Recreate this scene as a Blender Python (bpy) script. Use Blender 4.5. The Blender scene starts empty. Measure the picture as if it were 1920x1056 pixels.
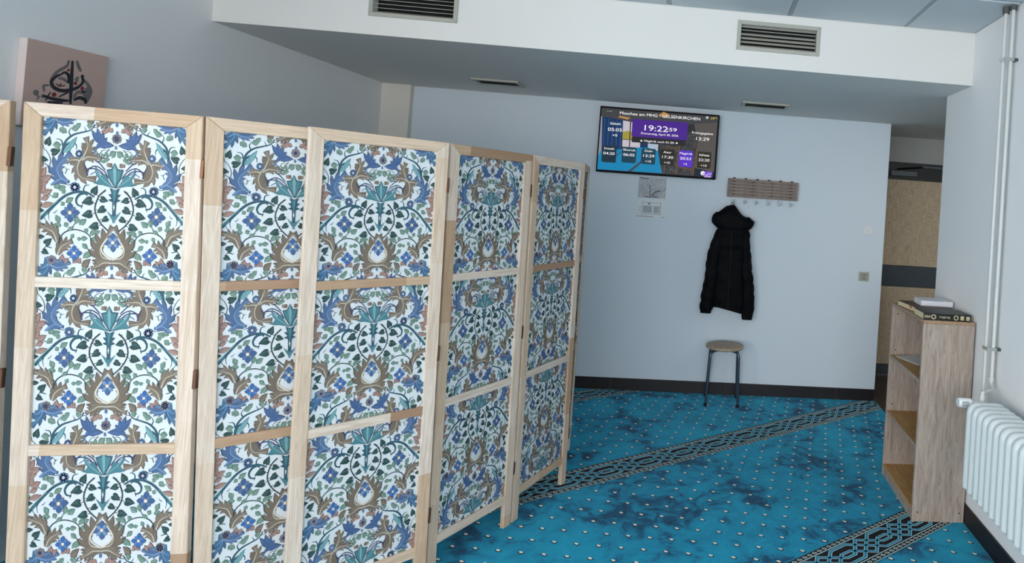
import bpy, bmesh, math, random
from mathutils import Vector, Matrix
random.seed(7)
PI = math.pi
scene = bpy.context.scene
COL = scene.collection

# ------------------------------------------------------------------ camera
F_PX, CX, CY = 1160.0, 1424.456, 360.142          # the photo is an off-centre crop
PITCH, YAW, ROLL = 0.020, 0.078, 0.068
CAM_POS = Vector((-1.475, -5.272, 1.624))
cam = bpy.data.cameras.new('camera')
cam.sensor_fit = 'HORIZONTAL'
cam.sensor_width = 36.0
cam.lens = F_PX / 1920 * 36
cam.shift_x = (960 - CX) / 1920
cam.shift_y = (CY - 528) / 1920
cam.clip_start = 0.05
cam_ob = bpy.data.objects.new('camera', cam)
COL.objects.link(cam_ob)
fw = Vector((math.sin(YAW) * math.cos(PITCH), math.cos(YAW) * math.cos(PITCH), math.sin(PITCH)))
rt = Vector((math.cos(YAW), -math.sin(YAW), 0))
up = rt.cross(fw)
r2 = math.cos(ROLL) * rt + math.sin(ROLL) * up
u2 = -math.sin(ROLL) * rt + math.cos(ROLL) * up
m = Matrix((r2, u2, -fw)).transposed().to_4x4()
m.translation = CAM_POS
cam_ob.matrix_world = m
scene.camera = cam_ob

# ------------------------------------------------------------------ world, daylight, exposure
W_SKY = 9.1
world = bpy.data.worlds.new('sky')
scene.world = world
world.use_nodes = True
bg = world.node_tree.nodes['Background']
bg.inputs['Color'].default_value = (1.0, 0.972, 0.945, 1)
bg.inputs['Strength'].default_value = W_SKY
scene.view_settings.view_transform = 'Standard'
scene.view_settings.look = 'None'
scene.view_settings.gamma = 1.0
scene.view_settings.use_curve_mapping = False
scene.view_settings.exposure = 0.0

# room dimensions (metres); back wall y = 0, right wall x = 0, floor z = 0
XL, YR, HC, HS, SD = -4.181, -9.2, 2.707, 2.4, 1.774
YE, XE, YD, XC = -1.39, 0.044, 0.82, 1.75    # right wall end, back wall end, door wall, corridor end
# windows behind the camera: (x0, x1, z0, z1) openings in the rear wall
WINS = [(-4.05, -2.72, 0.75, 2.55), (-2.58, -1.25, 0.75, 2.55), (-1.11, -0.15, 0.75, 2.55)]
# window in the left wall, behind the camera: (y0, y1, z0, z1)
LWINS = [(-8.9, -5.3, 0.55, 2.6)]
# unseen window added in the right wall to brighten the screens, behind the camera
FILL_WIN = (-9.0, -7.3, 0.75, 2.55)
def portal(name, loc, rot, sx, sy):
    l = bpy.data.lights.new(name, 'AREA')
    l.shape = 'RECTANGLE'; l.size = sx; l.size_y = sy
    l.cycles.is_portal = True
    o = bpy.data.objects.new(name, l); COL.objects.link(o)
    o.location = loc; o.rotation_euler = rot
for (x0, x1, z0, z1) in WINS:
    portal('daylight_portal', ((x0 + x1) / 2, YR - 0.16, (z0 + z1) / 2), (PI / 2, 0, 0), x1 - x0, z1 - z0)
for (y0, y1, z0, z1) in LWINS:
    portal('daylight_portal', (XL - 0.16, (y0 + y1) / 2, (z0 + z1) / 2), (PI / 2, 0, -PI / 2), y1 - y0, z1 - z0)

portal('daylight_portal', (0.26, (FILL_WIN[0] + FILL_WIN[1]) / 2, (FILL_WIN[2] + FILL_WIN[3]) / 2), (PI / 2, 0, PI / 2), FILL_WIN[1] - FILL_WIN[0], FILL_WIN[3] - FILL_WIN[2])

# ------------------------------------------------------------------ helpers
def lin(c):
    if isinstance(c, str):
        c = tuple(int(c[i:i + 2], 16) for i in (0, 2, 4))
    return tuple(((v / 255) / 12.92 if v / 255 <= 0.04045 else ((v / 255 + 0.055) / 1.055) ** 2.4) for v in c)

class NT:
    """small expression helper over a node tree"""
    def __init__(s, name):
        s.m = bpy.data.materials.new(name); s.m.use_nodes = True
        s.t = s.m.node_tree; s.n = s.t.nodes; s.b = s.n['Principled BSDF']
        s.coord = None
    def new(s, k, **kw):
        x = s.n.new(k)
        for a, v in kw.items(): setattr(x, a, v)
        return x
    def link(s, a, b): s.t.links.new(a, b)
    def setin(s, sock, v):
        if hasattr(v, 'links') or isinstance(v, bpy.types.NodeSocket): s.link(v, sock)
        else: sock.default_value = v
    def obj(s):
        if s.coord is None: s.coord = s.new('ShaderNodeTexCoord')
        return s.coord.outputs['Object']
    def math(s, op, a, b=None, c=None, clamp=False):
        x = s.new('ShaderNodeMath', operation=op, use_clamp=clamp)
        s.setin(x.inputs[0], a)
        if b is not None: s.setin(x.inputs[1], b)
        if c is not None: s.setin(x.inputs[2], c)
        return x.outputs[0]
    def xyz(s, v):
        x = s.new('ShaderNodeSeparateXYZ'); s.link(v, x.inputs[0]); return x.outputs
    def comb(s, a, b, c):
        x = s.new('ShaderNodeCombineXYZ')
        for i, v in enumerate((a, b, c)): s.setin(x.inputs[i], v)
        return x.outputs[0]
    def mapping(s, v, scale=(1, 1, 1), rot=(0, 0, 0), loc=(0, 0, 0)):
        x = s.new('ShaderNodeMapping'); s.link(v, x.inputs[0])
        x.inputs['Scale'].default_value = scale; x.inputs['Rotation'].default_value = rot
        s.setin(x.inputs['Location'], loc)
        return x.outputs[0]
    def noise(s, v, scale=5, detail=4, rough=0.55, dist=0.0):
        x = s.new('ShaderNodeTexNoise'); s.link(v, x.inputs['Vector'])
        x.inputs['Scale'].default_value = scale; x.inputs['Detail'].default_value = detail
        x.inputs['Roughness'].default_value = rough; x.inputs['Distortion'].default_value = dist
        return x.outputs['Fac']
    def ramp(s, f, stops, interp='LINEAR'):
        x = s.new('ShaderNodeValToRGB'); s.setin(x.inputs[0], f)
        e = x.color_ramp; e.interpolation = interp
        while len(e.elements) > 1: e.elements.remove(e.elements[-1])
        for i, (p, c) in enumerate(stops):
            el = e.elements[0] if i == 0 else e.elements.new(p)
            el.position = p
            el.color = (*c, 1) if len(c) == 3 else c
        return x.outputs['Color']
    def mix(s, f, a, b, mode='MIX'):
        x = s.new('ShaderNodeMix', data_type='RGBA', blend_type=mode)
        s.setin(x.inputs[0], f)
        for i, v in ((6, a), (7, b)):
            if isinstance(v, tuple): v = (*v[:3], 1)
            s.setin(x.inputs[i], v)
        return x.outputs[2]
    def bump(s, h, strength=0.2, dist=0.01):
        x = s.new('ShaderNodeBump'); s.link(h, x.inputs['Height'])
        x.inputs['Strength'].default_value = strength; x.inputs['Distance'].default_value = dist
        s.link(x.outputs[0], s.b.inputs['Normal'])
    def done(s, color, rough=0.5, metal=0.0, spec=None):
        if isinstance(color, tuple): color = (*color[:3], 1)
        s.setin(s.b.inputs['Base Color'], color); s.setin(s.b.inputs['Roughness'], rough)
        s.b.inputs['Metallic'].default_value = metal
        if spec is not None: s.b.inputs['Specular IOR Level'].default_value = spec
        return s.m

def plain(name, col, rough=0.5, metal=0.0, var=0.06, scale=18, bump=0.0, spec=None):
    t = NT(name); c = lin(col)
    f = t.noise(t.obj(), scale, 3)
    color = t.mix(f, tuple(v * (1 - var) for v in c), tuple(min(1, v * (1 + var)) for v in c))
    if bump: t.bump(t.noise(t.obj(), scale * 6, 3), bump, 0.002)
    return t.done(color, rough, metal, spec)

def emit(name, col, strength=1.0):
    t = NT(name); c = lin(col)
    t.b.inputs['Base Color'].default_value = (0, 0, 0, 1)
    t.b.inputs['Roughness'].default_value = 0.35
    t.b.inputs['Specular IOR Level'].default_value = 0.1
    f = t.noise(t.obj(), 60, 2)
    e = t.mix(f, tuple(v * 0.97 for v in c), tuple(v * 1.03 for v in c))
    t.link(e, t.b.inputs['Emission Color'])
    t.b.inputs['Emission Strength'].default_value = strength
    return t.m

def link(o, parent=None):
    COL.objects.link(o)
    if parent is not None: o.parent = parent
    return o
def tag(o, label=None, cat=None, group=None, kind=None):
    if label: o['label'] = label
    if cat: o['category'] = cat
    if group: o['group'] = group
    if kind: o['kind'] = kind
    return o
def empty(name, loc, label, cat, group=None, rz=0.0):
    o = bpy.data.objects.new(name, None); o.empty_display_size = 0.1
    o.location = loc; o.rotation_euler = (0, 0, rz); link(o)
    return tag(o, label, cat, group)
def ob(name, bm, mat, parent=None, smooth=False, loc=None, rot=None):
    if isinstance(bm, bmesh.types.BMesh):
        me = bpy.data.meshes.new(name)
        bmesh.ops.recalc_face_normals(bm, faces=bm.faces[:])
        bm.to_mesh(me); bm.free()
    else: me = bm
    if mat is not None and not me.materials:
        for x in (mat if isinstance(mat, (list, tuple)) else [mat]): me.materials.append(x)
    if smooth:
        for p in me.polygons: p.use_smooth = True
        if hasattr(me, 'set_sharp_from_angle'): me.set_sharp_from_angle(angle=math.radians(40))
    o = bpy.data.objects.new(name, me)
    if loc is not None: o.location = loc
    if rot is not None: o.rotation_euler = rot
    return link(o, parent)
def struct(name, bm, mat, label, cat, **k):
    return tag(ob(name, bm, mat, **k), label, cat, kind='structure')
def B(): return bmesh.new()
def box(bm, x0, x1, y0, y1, z0, z1, bev=0.0, seg=1):
    vs = [bm.verts.new((x, y, z)) for x in (x0, x1) for y in (y0, y1) for z in (z0, z1)]
    q = [(0, 1, 3, 2), (4, 6, 7, 5), (0, 4, 5, 1), (2, 3, 7, 6), (0, 2, 6, 4), (1, 5, 7, 3)]
    fs = [bm.faces.new([vs[i] for i in f]) for f in q]
    if bev:
        es = list({e for f in fs for e in f.edges})
        bmesh.ops.recalc_face_normals(bm, faces=fs)
        bmesh.ops.bevel(bm, geom=es, offset=bev, segments=seg, profile=0.5, affect='EDGES')
    return bm
def prism(bm, pts, axis, a0, a1):
    """polygon pts (2D) extruded along axis: 'y' pts=(x,z); 'x' pts=(y,z); 'z' pts=(x,y)"""
    def P(p, a): return {'y': (p[0], a, p[1]), 'x': (a, p[0], p[1]), 'z': (p[0], p[1], a)}[axis]
    lo = [bm.verts.new(P(p, a0)) for p in pts]; hi = [bm.verts.new(P(p, a1)) for p in pts]
    bm.faces.new(lo[::-1]); bm.faces.new(hi)
    n = len(pts)
    for i in range(n): bm.faces.new((lo[i], lo[(i + 1) % n], hi[(i + 1) % n], hi[i]))
    return bm
def bevel_all(bm, off, seg=1):
    bmesh.ops.recalc_face_normals(bm, faces=bm.faces[:])
    bmesh.ops.bevel(bm, geom=[e for e in bm.edges if e.calc_face_angle(0) > 0.6], offset=off, segments=seg, profile=0.5, affect='EDGES')
    return bm
def tube(bm, pts, r, n=12, caps=True):
    pts = [Vector(p) for p in pts]; rings = []
    rs = r if isinstance(r, (list, tuple)) else [r] * len(pts)
    ref = None
    for i, p in enumerate(pts):
        if i == 0: d = pts[1] - p
        elif i == len(pts) - 1: d = p - pts[i - 1]
        else: d = (pts[i + 1] - p).normalized() + (p - pts[i - 1]).normalized()
        d.normalize()
        if ref is None: ref = Vector((0, 0, 1)) if abs(d.z) < 0.9 else Vector((1, 0, 0))
        a = d.cross(ref).normalized(); b = d.cross(a).normalized(); ref = -b if False else ref
        if abs(d.dot(ref)) > 0.95:
            ref = Vector((1, 0, 0)) if abs(d.x) < 0.9 else Vector((0, 1, 0))
            a = d.cross(ref).normalized(); b = d.cross(a).normalized()
        rings.append([bm.verts.new(p + rs[i] * (math.cos(2 * PI * k / n) * a + math.sin(2 * PI * k / n) * b)) for k in range(n)])
    for i in range(len(rings) - 1):
        A, C = rings[i], rings[i + 1]
        # align start index to limit twisting
        s = min(range(n), key=lambda q: (C[q].co - A[0].co - (pts[i + 1] - pts[i])).length)
        rev = (C[(s + 1) % n].co - A[1].co - (pts[i + 1] - pts[i])).length > (C[(s - 1) % n].co - A[1].co - (pts[i + 1] - pts[i])).length
        C2 = [C[(s - k) % n] if rev else C[(s + k) % n] for k in range(n)]
        rings[i + 1] = C2
        for k in range(n): bm.faces.new((A[k], A[(k + 1) % n], C2[(k + 1) % n], C2[k]))
    if caps: bm.faces.new(rings[0][::-1]); bm.faces.new(rings[-1])
    return bm
def bend(pts, r, n=5):
    """polyline with rounded corners"""
    pts = [Vector(p) for p in pts]; out = [pts[0]]
    for i in range(1, len(pts) - 1):
        a = (pts[i - 1] - pts[i]); c = (pts[i + 1] - pts[i])
        q = min(r, a.length * 0.49, c.length * 0.49)
        p0 = pts[i] + a.normalized() * q; p2 = pts[i] + c.normalized() * q
        for k in range(n + 1):
            t = k / n
            out.append(p0 * (1 - t) ** 2 + pts[i] * 2 * t * (1 - t) + p2 * t * t)
    return out + [pts[-1]]
def lathe(bm, prof, center=(0, 0, 0), axis='z', n=24):
    """prof: list of (r, h)"""
    c = Vector(center); rings = []
    for r, h in prof:
        ring = []
        for k in range(n):
            a = 2 * PI * k / n; x, y = r * math.cos(a), r * math.sin(a)
            v = {'z': (x, y, h), 'y': (x, h, y), 'x': (h, x, y)}[axis]
            ring.append(bm.verts.new(c + Vector(v)))
        rings.append(ring)
    for i in range(len(rings) - 1):
        for k in range(n):
            bm.faces.new((rings[i][k], rings[i][(k + 1) % n], rings[i + 1][(k + 1) % n], rings[i + 1][k]))
    if prof[0][0] > 1e-5: bm.faces.new(rings[0][::-1])
    if prof[-1][0] > 1e-5: bm.faces.new(rings[-1])
    bmesh.ops.remove_doubles(bm, verts=bm.verts[:], dist=1e-6)
    return bm
def catmull(pts, n=6):
    P = [Vector((*p, 0)) if len(p) == 2 else Vector(p) for p in pts]
    if len(P) < 3:
        return [P[0].lerp(P[-1], i / n) for i in range(n + 1)]
    P = [2 * P[0] - P[1]] + P + [2 * P[-1] - P[-2]]
    out = []
    for i in range(1, len(P) - 2):
        for k in range(n):
            t = k / n; a, b, c, d = P[i - 1:i + 3]
            out.append(0.5 * ((2 * b) + (-a + c) * t + (2 * a - 5 * b + 4 * c - d) * t * t + (-a + 3 * b - 3 * c + d) * t ** 3))
    out.append(P[-2]); return out
def offset_line(pts, w):
    """left/right offsets of a 2D polyline; w list or number"""
    L, R = [], []
    n = len(pts)
    for i, p in enumerate(pts):
        a = pts[max(0, i - 1)]; b = pts[min(n - 1, i + 1)]
        d = Vector((b[0] - a[0], b[1] - a[1])); d = d.normalized() if d.length > 1e-9 else Vector((1, 0))
        nn = Vector((-d.y, d.x)); ww = w[i] if isinstance(w, list) else w
        if 0 < i < n - 1:
            e = Vector((p[0] - a[0], p[1] - a[1]))
            if e.length > 1e-9:
                c = abs(e.normalized().dot(d)); ww = ww / max(c, 0.6)
        L.append((p[0] + nn.x * ww, p[1] + nn.y * ww)); R.append((p[0] - nn.x * ww, p[1] - nn.y * ww))
    return L, R
# ------------------------------------------------------------------ materials
def wall_paint(name, col):
    t = NT(name); c = lin(col)
    f = t.noise(t.obj(), 1.3, 4)
    color = t.mix(f, tuple(v * 0.975 for v in c), tuple(min(1, v * 1.02) for v in c))
    t.bump(t.noise(t.obj(), 90, 4), 0.12, 0.003)
    return t.done(color, 0.75, 0, 0.25)
M_WALL = wall_paint('wall_paint', 'd2dde6')
M_WALL_S = wall_paint('side_wall_paint', 'e8eaeb')
M_SOFF = wall_paint('soffit_paint', 'e0deda')
M_PILLAR = wall_paint('pillar_paint', 'dcdad2')
M_CEILT = plain('ceiling_tile', 'c9ced2', 0.85, var=0.03, scale=40, bump=0.1)
M_TBAR = plain('ceiling_runner', '9aa0a4', 0.5)
M_DARK = plain('shade_black', '0a0b0c', 0.9)
M_BASE = plain('baseboard_tile', '150f12', 0.5, var=0.35, scale=9)
M_GROUT = plain('grout', '6d6668', 0.8)
M_CORR = plain('corridor_tile', '2c2320', 0.4, var=0.2)
M_FRAMEW = plain('window_frame_white', 'e8e8e8', 0.4)

def carpet():
    t = NT('carpet_teal')
    p = t.obj()
    s = t.xyz(p)
    ang = math.radians(36.4); ca, sa = math.cos(ang), math.sin(ang)
    rx, ry = -0.598, -2.423
    dx = t.math('SUBTRACT', s[0], rx); dy = t.math('SUBTRACT', s[1], ry)
    u = t.math('ADD', t.math('MULTIPLY', dx, ca), t.math('MULTIPLY', dy, sa))
    v = t.math('ADD', t.math('MULTIPLY', dx, -sa), t.math('MULTIPLY', dy, ca))
    # cloudy pile: smoky dark patches over bright teal
    big = t.noise(p, 2.6, 6, 0.62, 0.6)
    med = t.noise(t.mapping(p, (1, 1, 1), (0, 0, 0.4), (3.1, 1.7, 0)), 7.0, 6, 0.66, 1.0)
    f = t.math('ADD', t.math('MULTIPLY', big, 0.55), t.math('MULTIPLY', med, 0.45))
    col = t.ramp(f, [(0.36, lin('033e5c')), (0.43, lin('046286')), (0.48, lin('0294ba')), (0.54, lin('05a2c8')), (0.64, lin('0aaed2')), (0.75, lin('04a0c4'))])
    fine = t.noise(p, 160, 3)
    col = t.mix(t.math('MULTIPLY', fine, 0.22), col, lin('05374f'))
    # woven dots on a centred lattice along the stripe direction
    PU, PV, U0, V0 = 0.153, 0.1415, 0.166, 0.3325
    def lattice(ou, ov, su, sv):
        a = t.math('SUBTRACT', t.math('FRACT', t.math('ADD', t.math('DIVIDE', t.math('SUBTRACT', u, U0 + ou), PU), 100.5)), 0.5)
        b = t.math('SUBTRACT', t.math('FRACT', t.math('ADD', t.math('DIVIDE', t.math('SUBTRACT', v, V0 + ov), PV), 100.5)), 0.5)
        a = t.math('MULTIPLY', a, PU); b = t.math('MULTIPLY', b, PV)
        # slightly slanted little oblong
        a2 = t.math('ADD', a, t.math('MULTIPLY', b, 0.25))
        qa = t.math('DIVIDE', a2, su); qb = t.math('DIVIDE', b, sv)
        return t.math('ADD', t.math('POWER', t.math('ABSOLUTE', qa), 2.6), t.math('POWER', t.math('ABSOLUTE', qb), 2.6))
    def m(r):
        return t.math('LESS_THAN', r, 1.0)
    d1 = t.math('MINIMUM', lattice(0, 0, 0.0068, 0.0105), lattice(PU / 2, PV / 2, 0.0068, 0.0105))
    d2 = t.math('MINIMUM', lattice(-0.001, -0.003, 0.0105, 0.0150), lattice(PU / 2 - 0.001, PV / 2 - 0.003, 0.0105, 0.0150))
    col = t.mix(m(d2), col, lin('031d2c'))
    col = t.mix(m(d1), col, lin('f2f4e8'))
    t.bump(fine, 0.35, 0.006)
    t.b.inputs['Sheen Weight'].default_value = 0.1
    return t.done(col, 0.95, 0, 0.1)
M_CARPET = carpet()
M_BAND = plain('carpet_black', '05080e', 0.95, var=0.3, scale=80)
M_RIB = plain('carpet_ribbon_teal', '2a8fb0', 0.95, var=0.2, scale=80)
M_PALE = plain('carpet_ribbon_pale', 'c2e4ea', 0.95, var=0.15, scale=80)
M_BEAD = plain('carpet_bead', 'b9c4c0', 0.95, var=0.3, scale=120)

def pine(name, axis):
    t = NT(name); p = t.obj()
    info = t.new('ShaderNodeObjectInfo')
    rnd = info.outputs['Random']
    off = t.comb(t.math('MULTIPLY', rnd, 37.0), t.math('MULTIPLY', rnd, 11.0), t.math('MULTIPLY', rnd, 23.0))
    add = t.new('ShaderNodeVectorMath', operation='ADD'); t.link(p, add.inputs[0]); t.link(off, add.inputs[1])
    q = add.outputs[0]; sx = t.xyz(q)
    along = sx[2] if axis == 'z' else sx[0]
    across = sx[0] if axis == 'z' else sx[2]
    # finger-jointed lengths of differing tone
    seg = t.math('FLOOR', t.math('MULTIPLY', along, 2.35))
    wn = t.new('ShaderNodeTexWhiteNoise', noise_dimensions='2D')
    t.link(t.comb(seg, t.math('FLOOR', t.math('MULTIPLY', rnd, 91)), 0), wn.inputs['Vector'])
    tone = wn.outputs['Value']
    base = t.ramp(tone, [(0.0, lin('e2d3c5')), (0.42, lin('ddcab8')), (0.66, lin('d4bca3')), (0.84, lin('c2a386')), (1.0, lin('a2826a'))])
    if axis == 'z': mp = t.comb(t.math('MULTIPLY', across, 42), t.math('MULTIPLY', sx[1], 42), t.math('MULTIPLY', along, 2.2))
    else: mp = t.comb(t.math('MULTIPLY', along, 2.2), t.math('MULTIPLY', sx[1], 42), t.math('MULTIPLY', across, 42))
    g = t.noise(mp, 2.2, 4, 0.6, 1.2)
    gf = t.ramp(g, [(0.40, (0, 0, 0)), (0.62, (1, 1, 1))])
    col = t.mix(t.math('MULTIPLY', gf, 0.34), base, lin('977350'))
    t.bump(g, 0.08, 0.002)
    return t.done(col, 0.55, 0, 0.3)
M_PINE_V = pine('pine_upright', 'z'); M_PINE_H = pine('pine_rail', 'x')

def oak(name, dark, mid, light, axis='z'):
    t = NT(name); s = t.xyz(t.obj())
    if axis == 'z': mp = t.comb(t.math('MULTIPLY', s[0], 26), t.math('MULTIPLY', s[1], 26), t.math('MULTIPLY', s[2], 2.6))
    else: mp = t.comb(t.math('MULTIPLY', s[0], 26), t.math('MULTIPLY', s[1], 2.6), t.math('MULTIPLY', s[2], 26))
    g = t.noise(mp, 1.6, 6, 0.68, 1.6)
    mp2 = t.mapping(t.obj(), (9, 9, 0.8) if axis == 'z' else (9, 0.8, 9))
    h = t.noise(mp2, 1.0, 2, 0.5, 0.6)
    col = t.ramp(g, [(0.30, lin(dark)), (0.48, lin(mid)), (0.66, lin(light))])
    col = t.mix(t.math('MULTIPLY', h, 0.35), col, lin(dark))
    t.bump(g, 0.06, 0.002)
    return t.done(col, 0.5, 0, 0.35)
M_OAK = oak('sonoma_oak', '847468', 'a99a8e', 'beb0a4')
M_SHELF = oak('shelf_oak', '98703f', 'bd9057', 'cda36b', 'y')
M_STOOLW = oak('stool_beech', '8c7a68', 'a6937f', 'b5a48f', 'y')
M_SLAT = oak('rack_walnut', '5a4a42', '87746a', '9c8b80', 'y')
M_RAD = plain('radiator_enamel', 'd3dbdb', 0.32, var=0.02, spec=0.5)
M_PIPE = plain('pipe_enamel', 'cbccc9', 0.38, var=0.03)
M_GREY = plain('grille_grey', 'aaa89e', 0.5, var=0.05)
M_CHROME = plain('zinc_clip', 'c5c9c8', 0.25, 0.9)
M_STEEL = plain('stool_tube', '4e5c68', 0.28, 0.75, var=0.1)
M_RUBBER = plain('black_rubber', '0b0b0d', 0.6)
M_BLACK = plain('tv_black', '050506', 0.6, spec=0.15)
M_FABRIC = plain('jacket_nylon', '030408', 0.7, var=0.3, scale=30, bump=0.05, spec=0.12)
M_FABRIC2 = plain('jacket_lining', '05070d', 0.7, var=0.3)
M_WHITEP = plain('white_plastic', 'dfe3e4', 0.35)
M_GREYP = plain('beige_plastic', 'b5b4a8', 0.4)
M_LINE = plain('dark_line', '4a4d4c', 0.6)
M_PAPER = plain('paper_white', 'd9dcdf', 0.8, var=0.02)
# ------------------------------------------------------------------ room shell
bm = B(); box(bm, XL, XE + 0.011, YR, 0.0, -0.03, 0)
floor = struct('floor', bm, M_CARPET, 'teal mottled carpet with white dots covering the room floor', 'carpet')
bm = B(); box(bm, XE + 0.011, XC, YE - 0.4, YD + 0.12, -0.04, -0.004)
struct('floor_corridor', bm, M_CORR, 'dark brown tiled floor in the passage behind the bookcase', 'floor')

# woven border stripes of the carpet: interlaced ribbons on black
ANG = math.radians(36.4)
RU = Vector((math.cos(ANG), math.sin(ANG))); RV = Vector((-math.sin(ANG), math.cos(ANG)))
RREF = Vector((-0.598, -2.423))
def clip_ob_to_room(bm):
    for co, no in (((XL, 0, 0), (-1, 0, 0)), ((XE + 0.011, 0, 0), (1, 0, 0)), ((0, 0, 0), (0, 1, 0)), ((0, -5.2, 0), (0, -1, 0))):
        bmesh.ops.bisect_plane(bm, geom=bm.verts[:] + bm.edges[:] + bm.faces[:], plane_co=co, plane_no=no, clear_outer=True)
def stripe(v0, label):
    bm = B()
    def W(u, v, z):
        q = RREF + RU * u + RV * (v0 + v); return bm.verts.new((q.x, q.y, z))
    def quad(u0, u1, va, vb, z, mi):
        f = bm.faces.new((W(u0, va, z), W(u1, va, z), W(u1, vb, z), W(u0, vb, z))); f.material_index = mi
    def path(pts, w, z, mi):
        L, R = offset_line(pts, w)
        for i in range(len(pts) - 1):
            f = bm.faces.new((W(*L[i], z), W(*L[i + 1], z), W(*R[i + 1], z), W(*R[i], z))); f.material_index = mi
    U0, U1 = -5.2, 5.0
    quad(U0, U1, -0.004, 0.238, 0.0012, 0)
    for v, w in ((0.0, 0.0022), (0.0345, 0.0025), (0.1975, 0.0028)): quad(U0, U1, v - w, v + w, 0.0016, 2)
    quad(U0, U1, 0.229, 0.238, 0.0016, 1)
    P = 0.268
    k0, k1 = int(U0 / P) - 1, int(U1 / P) + 1
    A = []
    for k in range(k0, k1):
        if k % 2 == 0: A.append(k)
    def strand(pts): 
        path(pts, 0.0090, 0.0020, 2); path(pts, 0.0058, 0.0024, 1)
    for s in (0, 1):
        pts = []
        for k in range(k0 // 2, k1 // 2 + 1):
            o = k * 2 * P + s * P
            pts += [(o - 0.108, 0.180), (o - 0.004, 0.180), (o + 0.162, 0.054), (o + 0.263, 0.054)]
        strand(pts)
    pts = []
    for k in range(k0, k1): pts += [(k * P + 0.066, 0.180), (k * P + 0.187, 0.096), (k * P + 0.240, 0.096)]
    strand(pts)
    pts = []
    for k in range(k0, k1): pts += [(k * P + 0.079, 0.052), (k * P + 0.181, 0.130), (k * P + 0.240, 0.130)]
    strand(pts)
    n = int((U1 - U0) / 0.033)
    for vb in (0.0165, 0.2135):
        for i in range(n):
            u = U0 + i * 0.033
            ring = [W(u + 0.0125 * math.cos(a) - 0.004 * math.sin(a), vb + 0.0095 * math.sin(a), 0.0018) for a in (j * PI / 4 for j in range(8))]
            bm.faces.new(ring).material_index = 3
            f = bm.faces.new([W(u + 0.005 * math.cos(a), vb + 0.0032 * math.sin(a), 0.0022) for a in (j * PI / 3 for j in range(6))]); f.material_index = 0
    clip_ob_to_room(bm)
    me = bpy.data.meshes.new('border_stripe')
    bm.to_mesh(me); bm.free()
    for x in (M_BAND, M_RIB, M_PALE, M_BEAD): me.materials.append(x)
    o = bpy.data.objects.new('border_stripe', me); link(o, floor); o['label'] = label
for v0, lb in ((0.0, 'black braided stripe by the bookcase foot'), (1.398, 'black braided stripe crossing the middle'), (2.746, 'black braided stripe at the back wall'), (-1.39, 'black braided stripe nearest')):
    stripe(v0, lb)

# walls
bm = B(); box(bm, XL, XE, 0, 0.12, 0, HS)
wall_back = struct('wall_back', bm, M_WALL, 'white painted back wall behind the coat rack', 'wall')
bm = B(); box(bm, XL, -3.957, -0.058, -0.0005, 0, HS - 0.0005)
struct('wall_pillar', bm, M_PILLAR, 'shallow cream pilaster in the left corner of back wall', 'pillar')
bm = B()
box(bm, XL - 0.15, XL, -0.0, 0.12, 0, HC + 0.1)
y0, y1, z0, z1 = LWINS[0]
box(bm, XL - 0.15, XL, y1, 0, 0, HC + 0.1); box(bm, XL - 0.15, XL, YR - 0.15, y0, 0, HC + 0.1)
box(bm, XL - 0.15, XL, y0, y1, 0, z0); box(bm, XL - 0.15, XL, y0, y1, z1, HC + 0.1)
struct('wall_left', bm, M_WALL_S, 'white painted left wall carrying the canvas', 'wall')
y0, y1, z0, z1 = FILL_WIN
bm = B(); box(bm, 0, 0.25, YR - 0.15, y0, 0, HC + 0.1); box(bm, 0, 0.25, y1, YE, 0, HC + 0.1); box(bm, 0, 0.25, y0, y1, 0, z0); box(bm, 0, 0.25, y0, y1, z1, HC + 0.1)
bmesh.ops.remove_doubles(bm, verts=bm.verts[:], dist=1e-5)
struct('wall_right', bm, M_WALL_S, 'white painted right wall behind radiator and bookcase', 'wall')
bm = B()
xs = [XL] + [v for w in WINS for v in (w[0], w[1])] + [0]
for i in range(0, len(xs), 2): box(bm, xs[i], xs[i + 1], YR - 0.15, YR, 0, HC + 0.1)
for (x0, x1, za, zb) in WINS:
    box(bm, x0, x1, YR - 0.15, YR, 0, za); box(bm, x0, x1, YR - 0.15, YR, zb, HC + 0.1)
struct('wall_rear', bm, M_WALL, 'white window wall behind the viewer', 'wall')
for i, (x0, x1, za, zb) in enumerate(WINS):
    bm = B(); e = 0.05; ya, yb = YR - 0.10, YR - 0.05
    box(bm, x0, x0 + e, ya, yb, za, zb); box(bm, x1 - e, x1, ya, yb, za, zb)
    box(bm, x0 + e, x1 - e, ya, yb, za, za + e); box(bm, x0 + e, x1 - e, ya, yb, zb - e, zb)
    struct('window_%d' % (i + 1), bm, M_FRAMEW, 'white framed window behind the viewer', 'window')
y0, y1, z0, z1 = LWINS[0]; bm = B(); e = 0.05; xa, xb = XL - 0.10, XL - 0.05
box(bm, xa, xb, y0, y0 + e, z0, z1); box(bm, xa, xb, y1 - e, y1, z0, z1)
box(bm, xa, xb, y0 + e, y1 - e, z0, z0 + e); box(bm, xa, xb, y0 + e, y1 - e, z1 - e, z1)
struct('window_4', bm, M_FRAMEW, 'white framed window in left wall behind the viewer', 'window')

y0, y1, z0, z1 = FILL_WIN; bm = B(); xa, xb = 0.10, 0.15
box(bm, xa, xb, y0, y0 + e, z0, z1); box(bm, xa, xb, y1 - e, y1, z0, z1)
box(bm, xa, xb, y0 + e, y1 - e, z0, z0 + e); box(bm, xa, xb, y0 + e, y1 - e, z1 - e, z1)
struct('window_5', bm, M_FRAMEW, 'white framed window added unseen in right wall to brighten the room', 'window')

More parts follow.
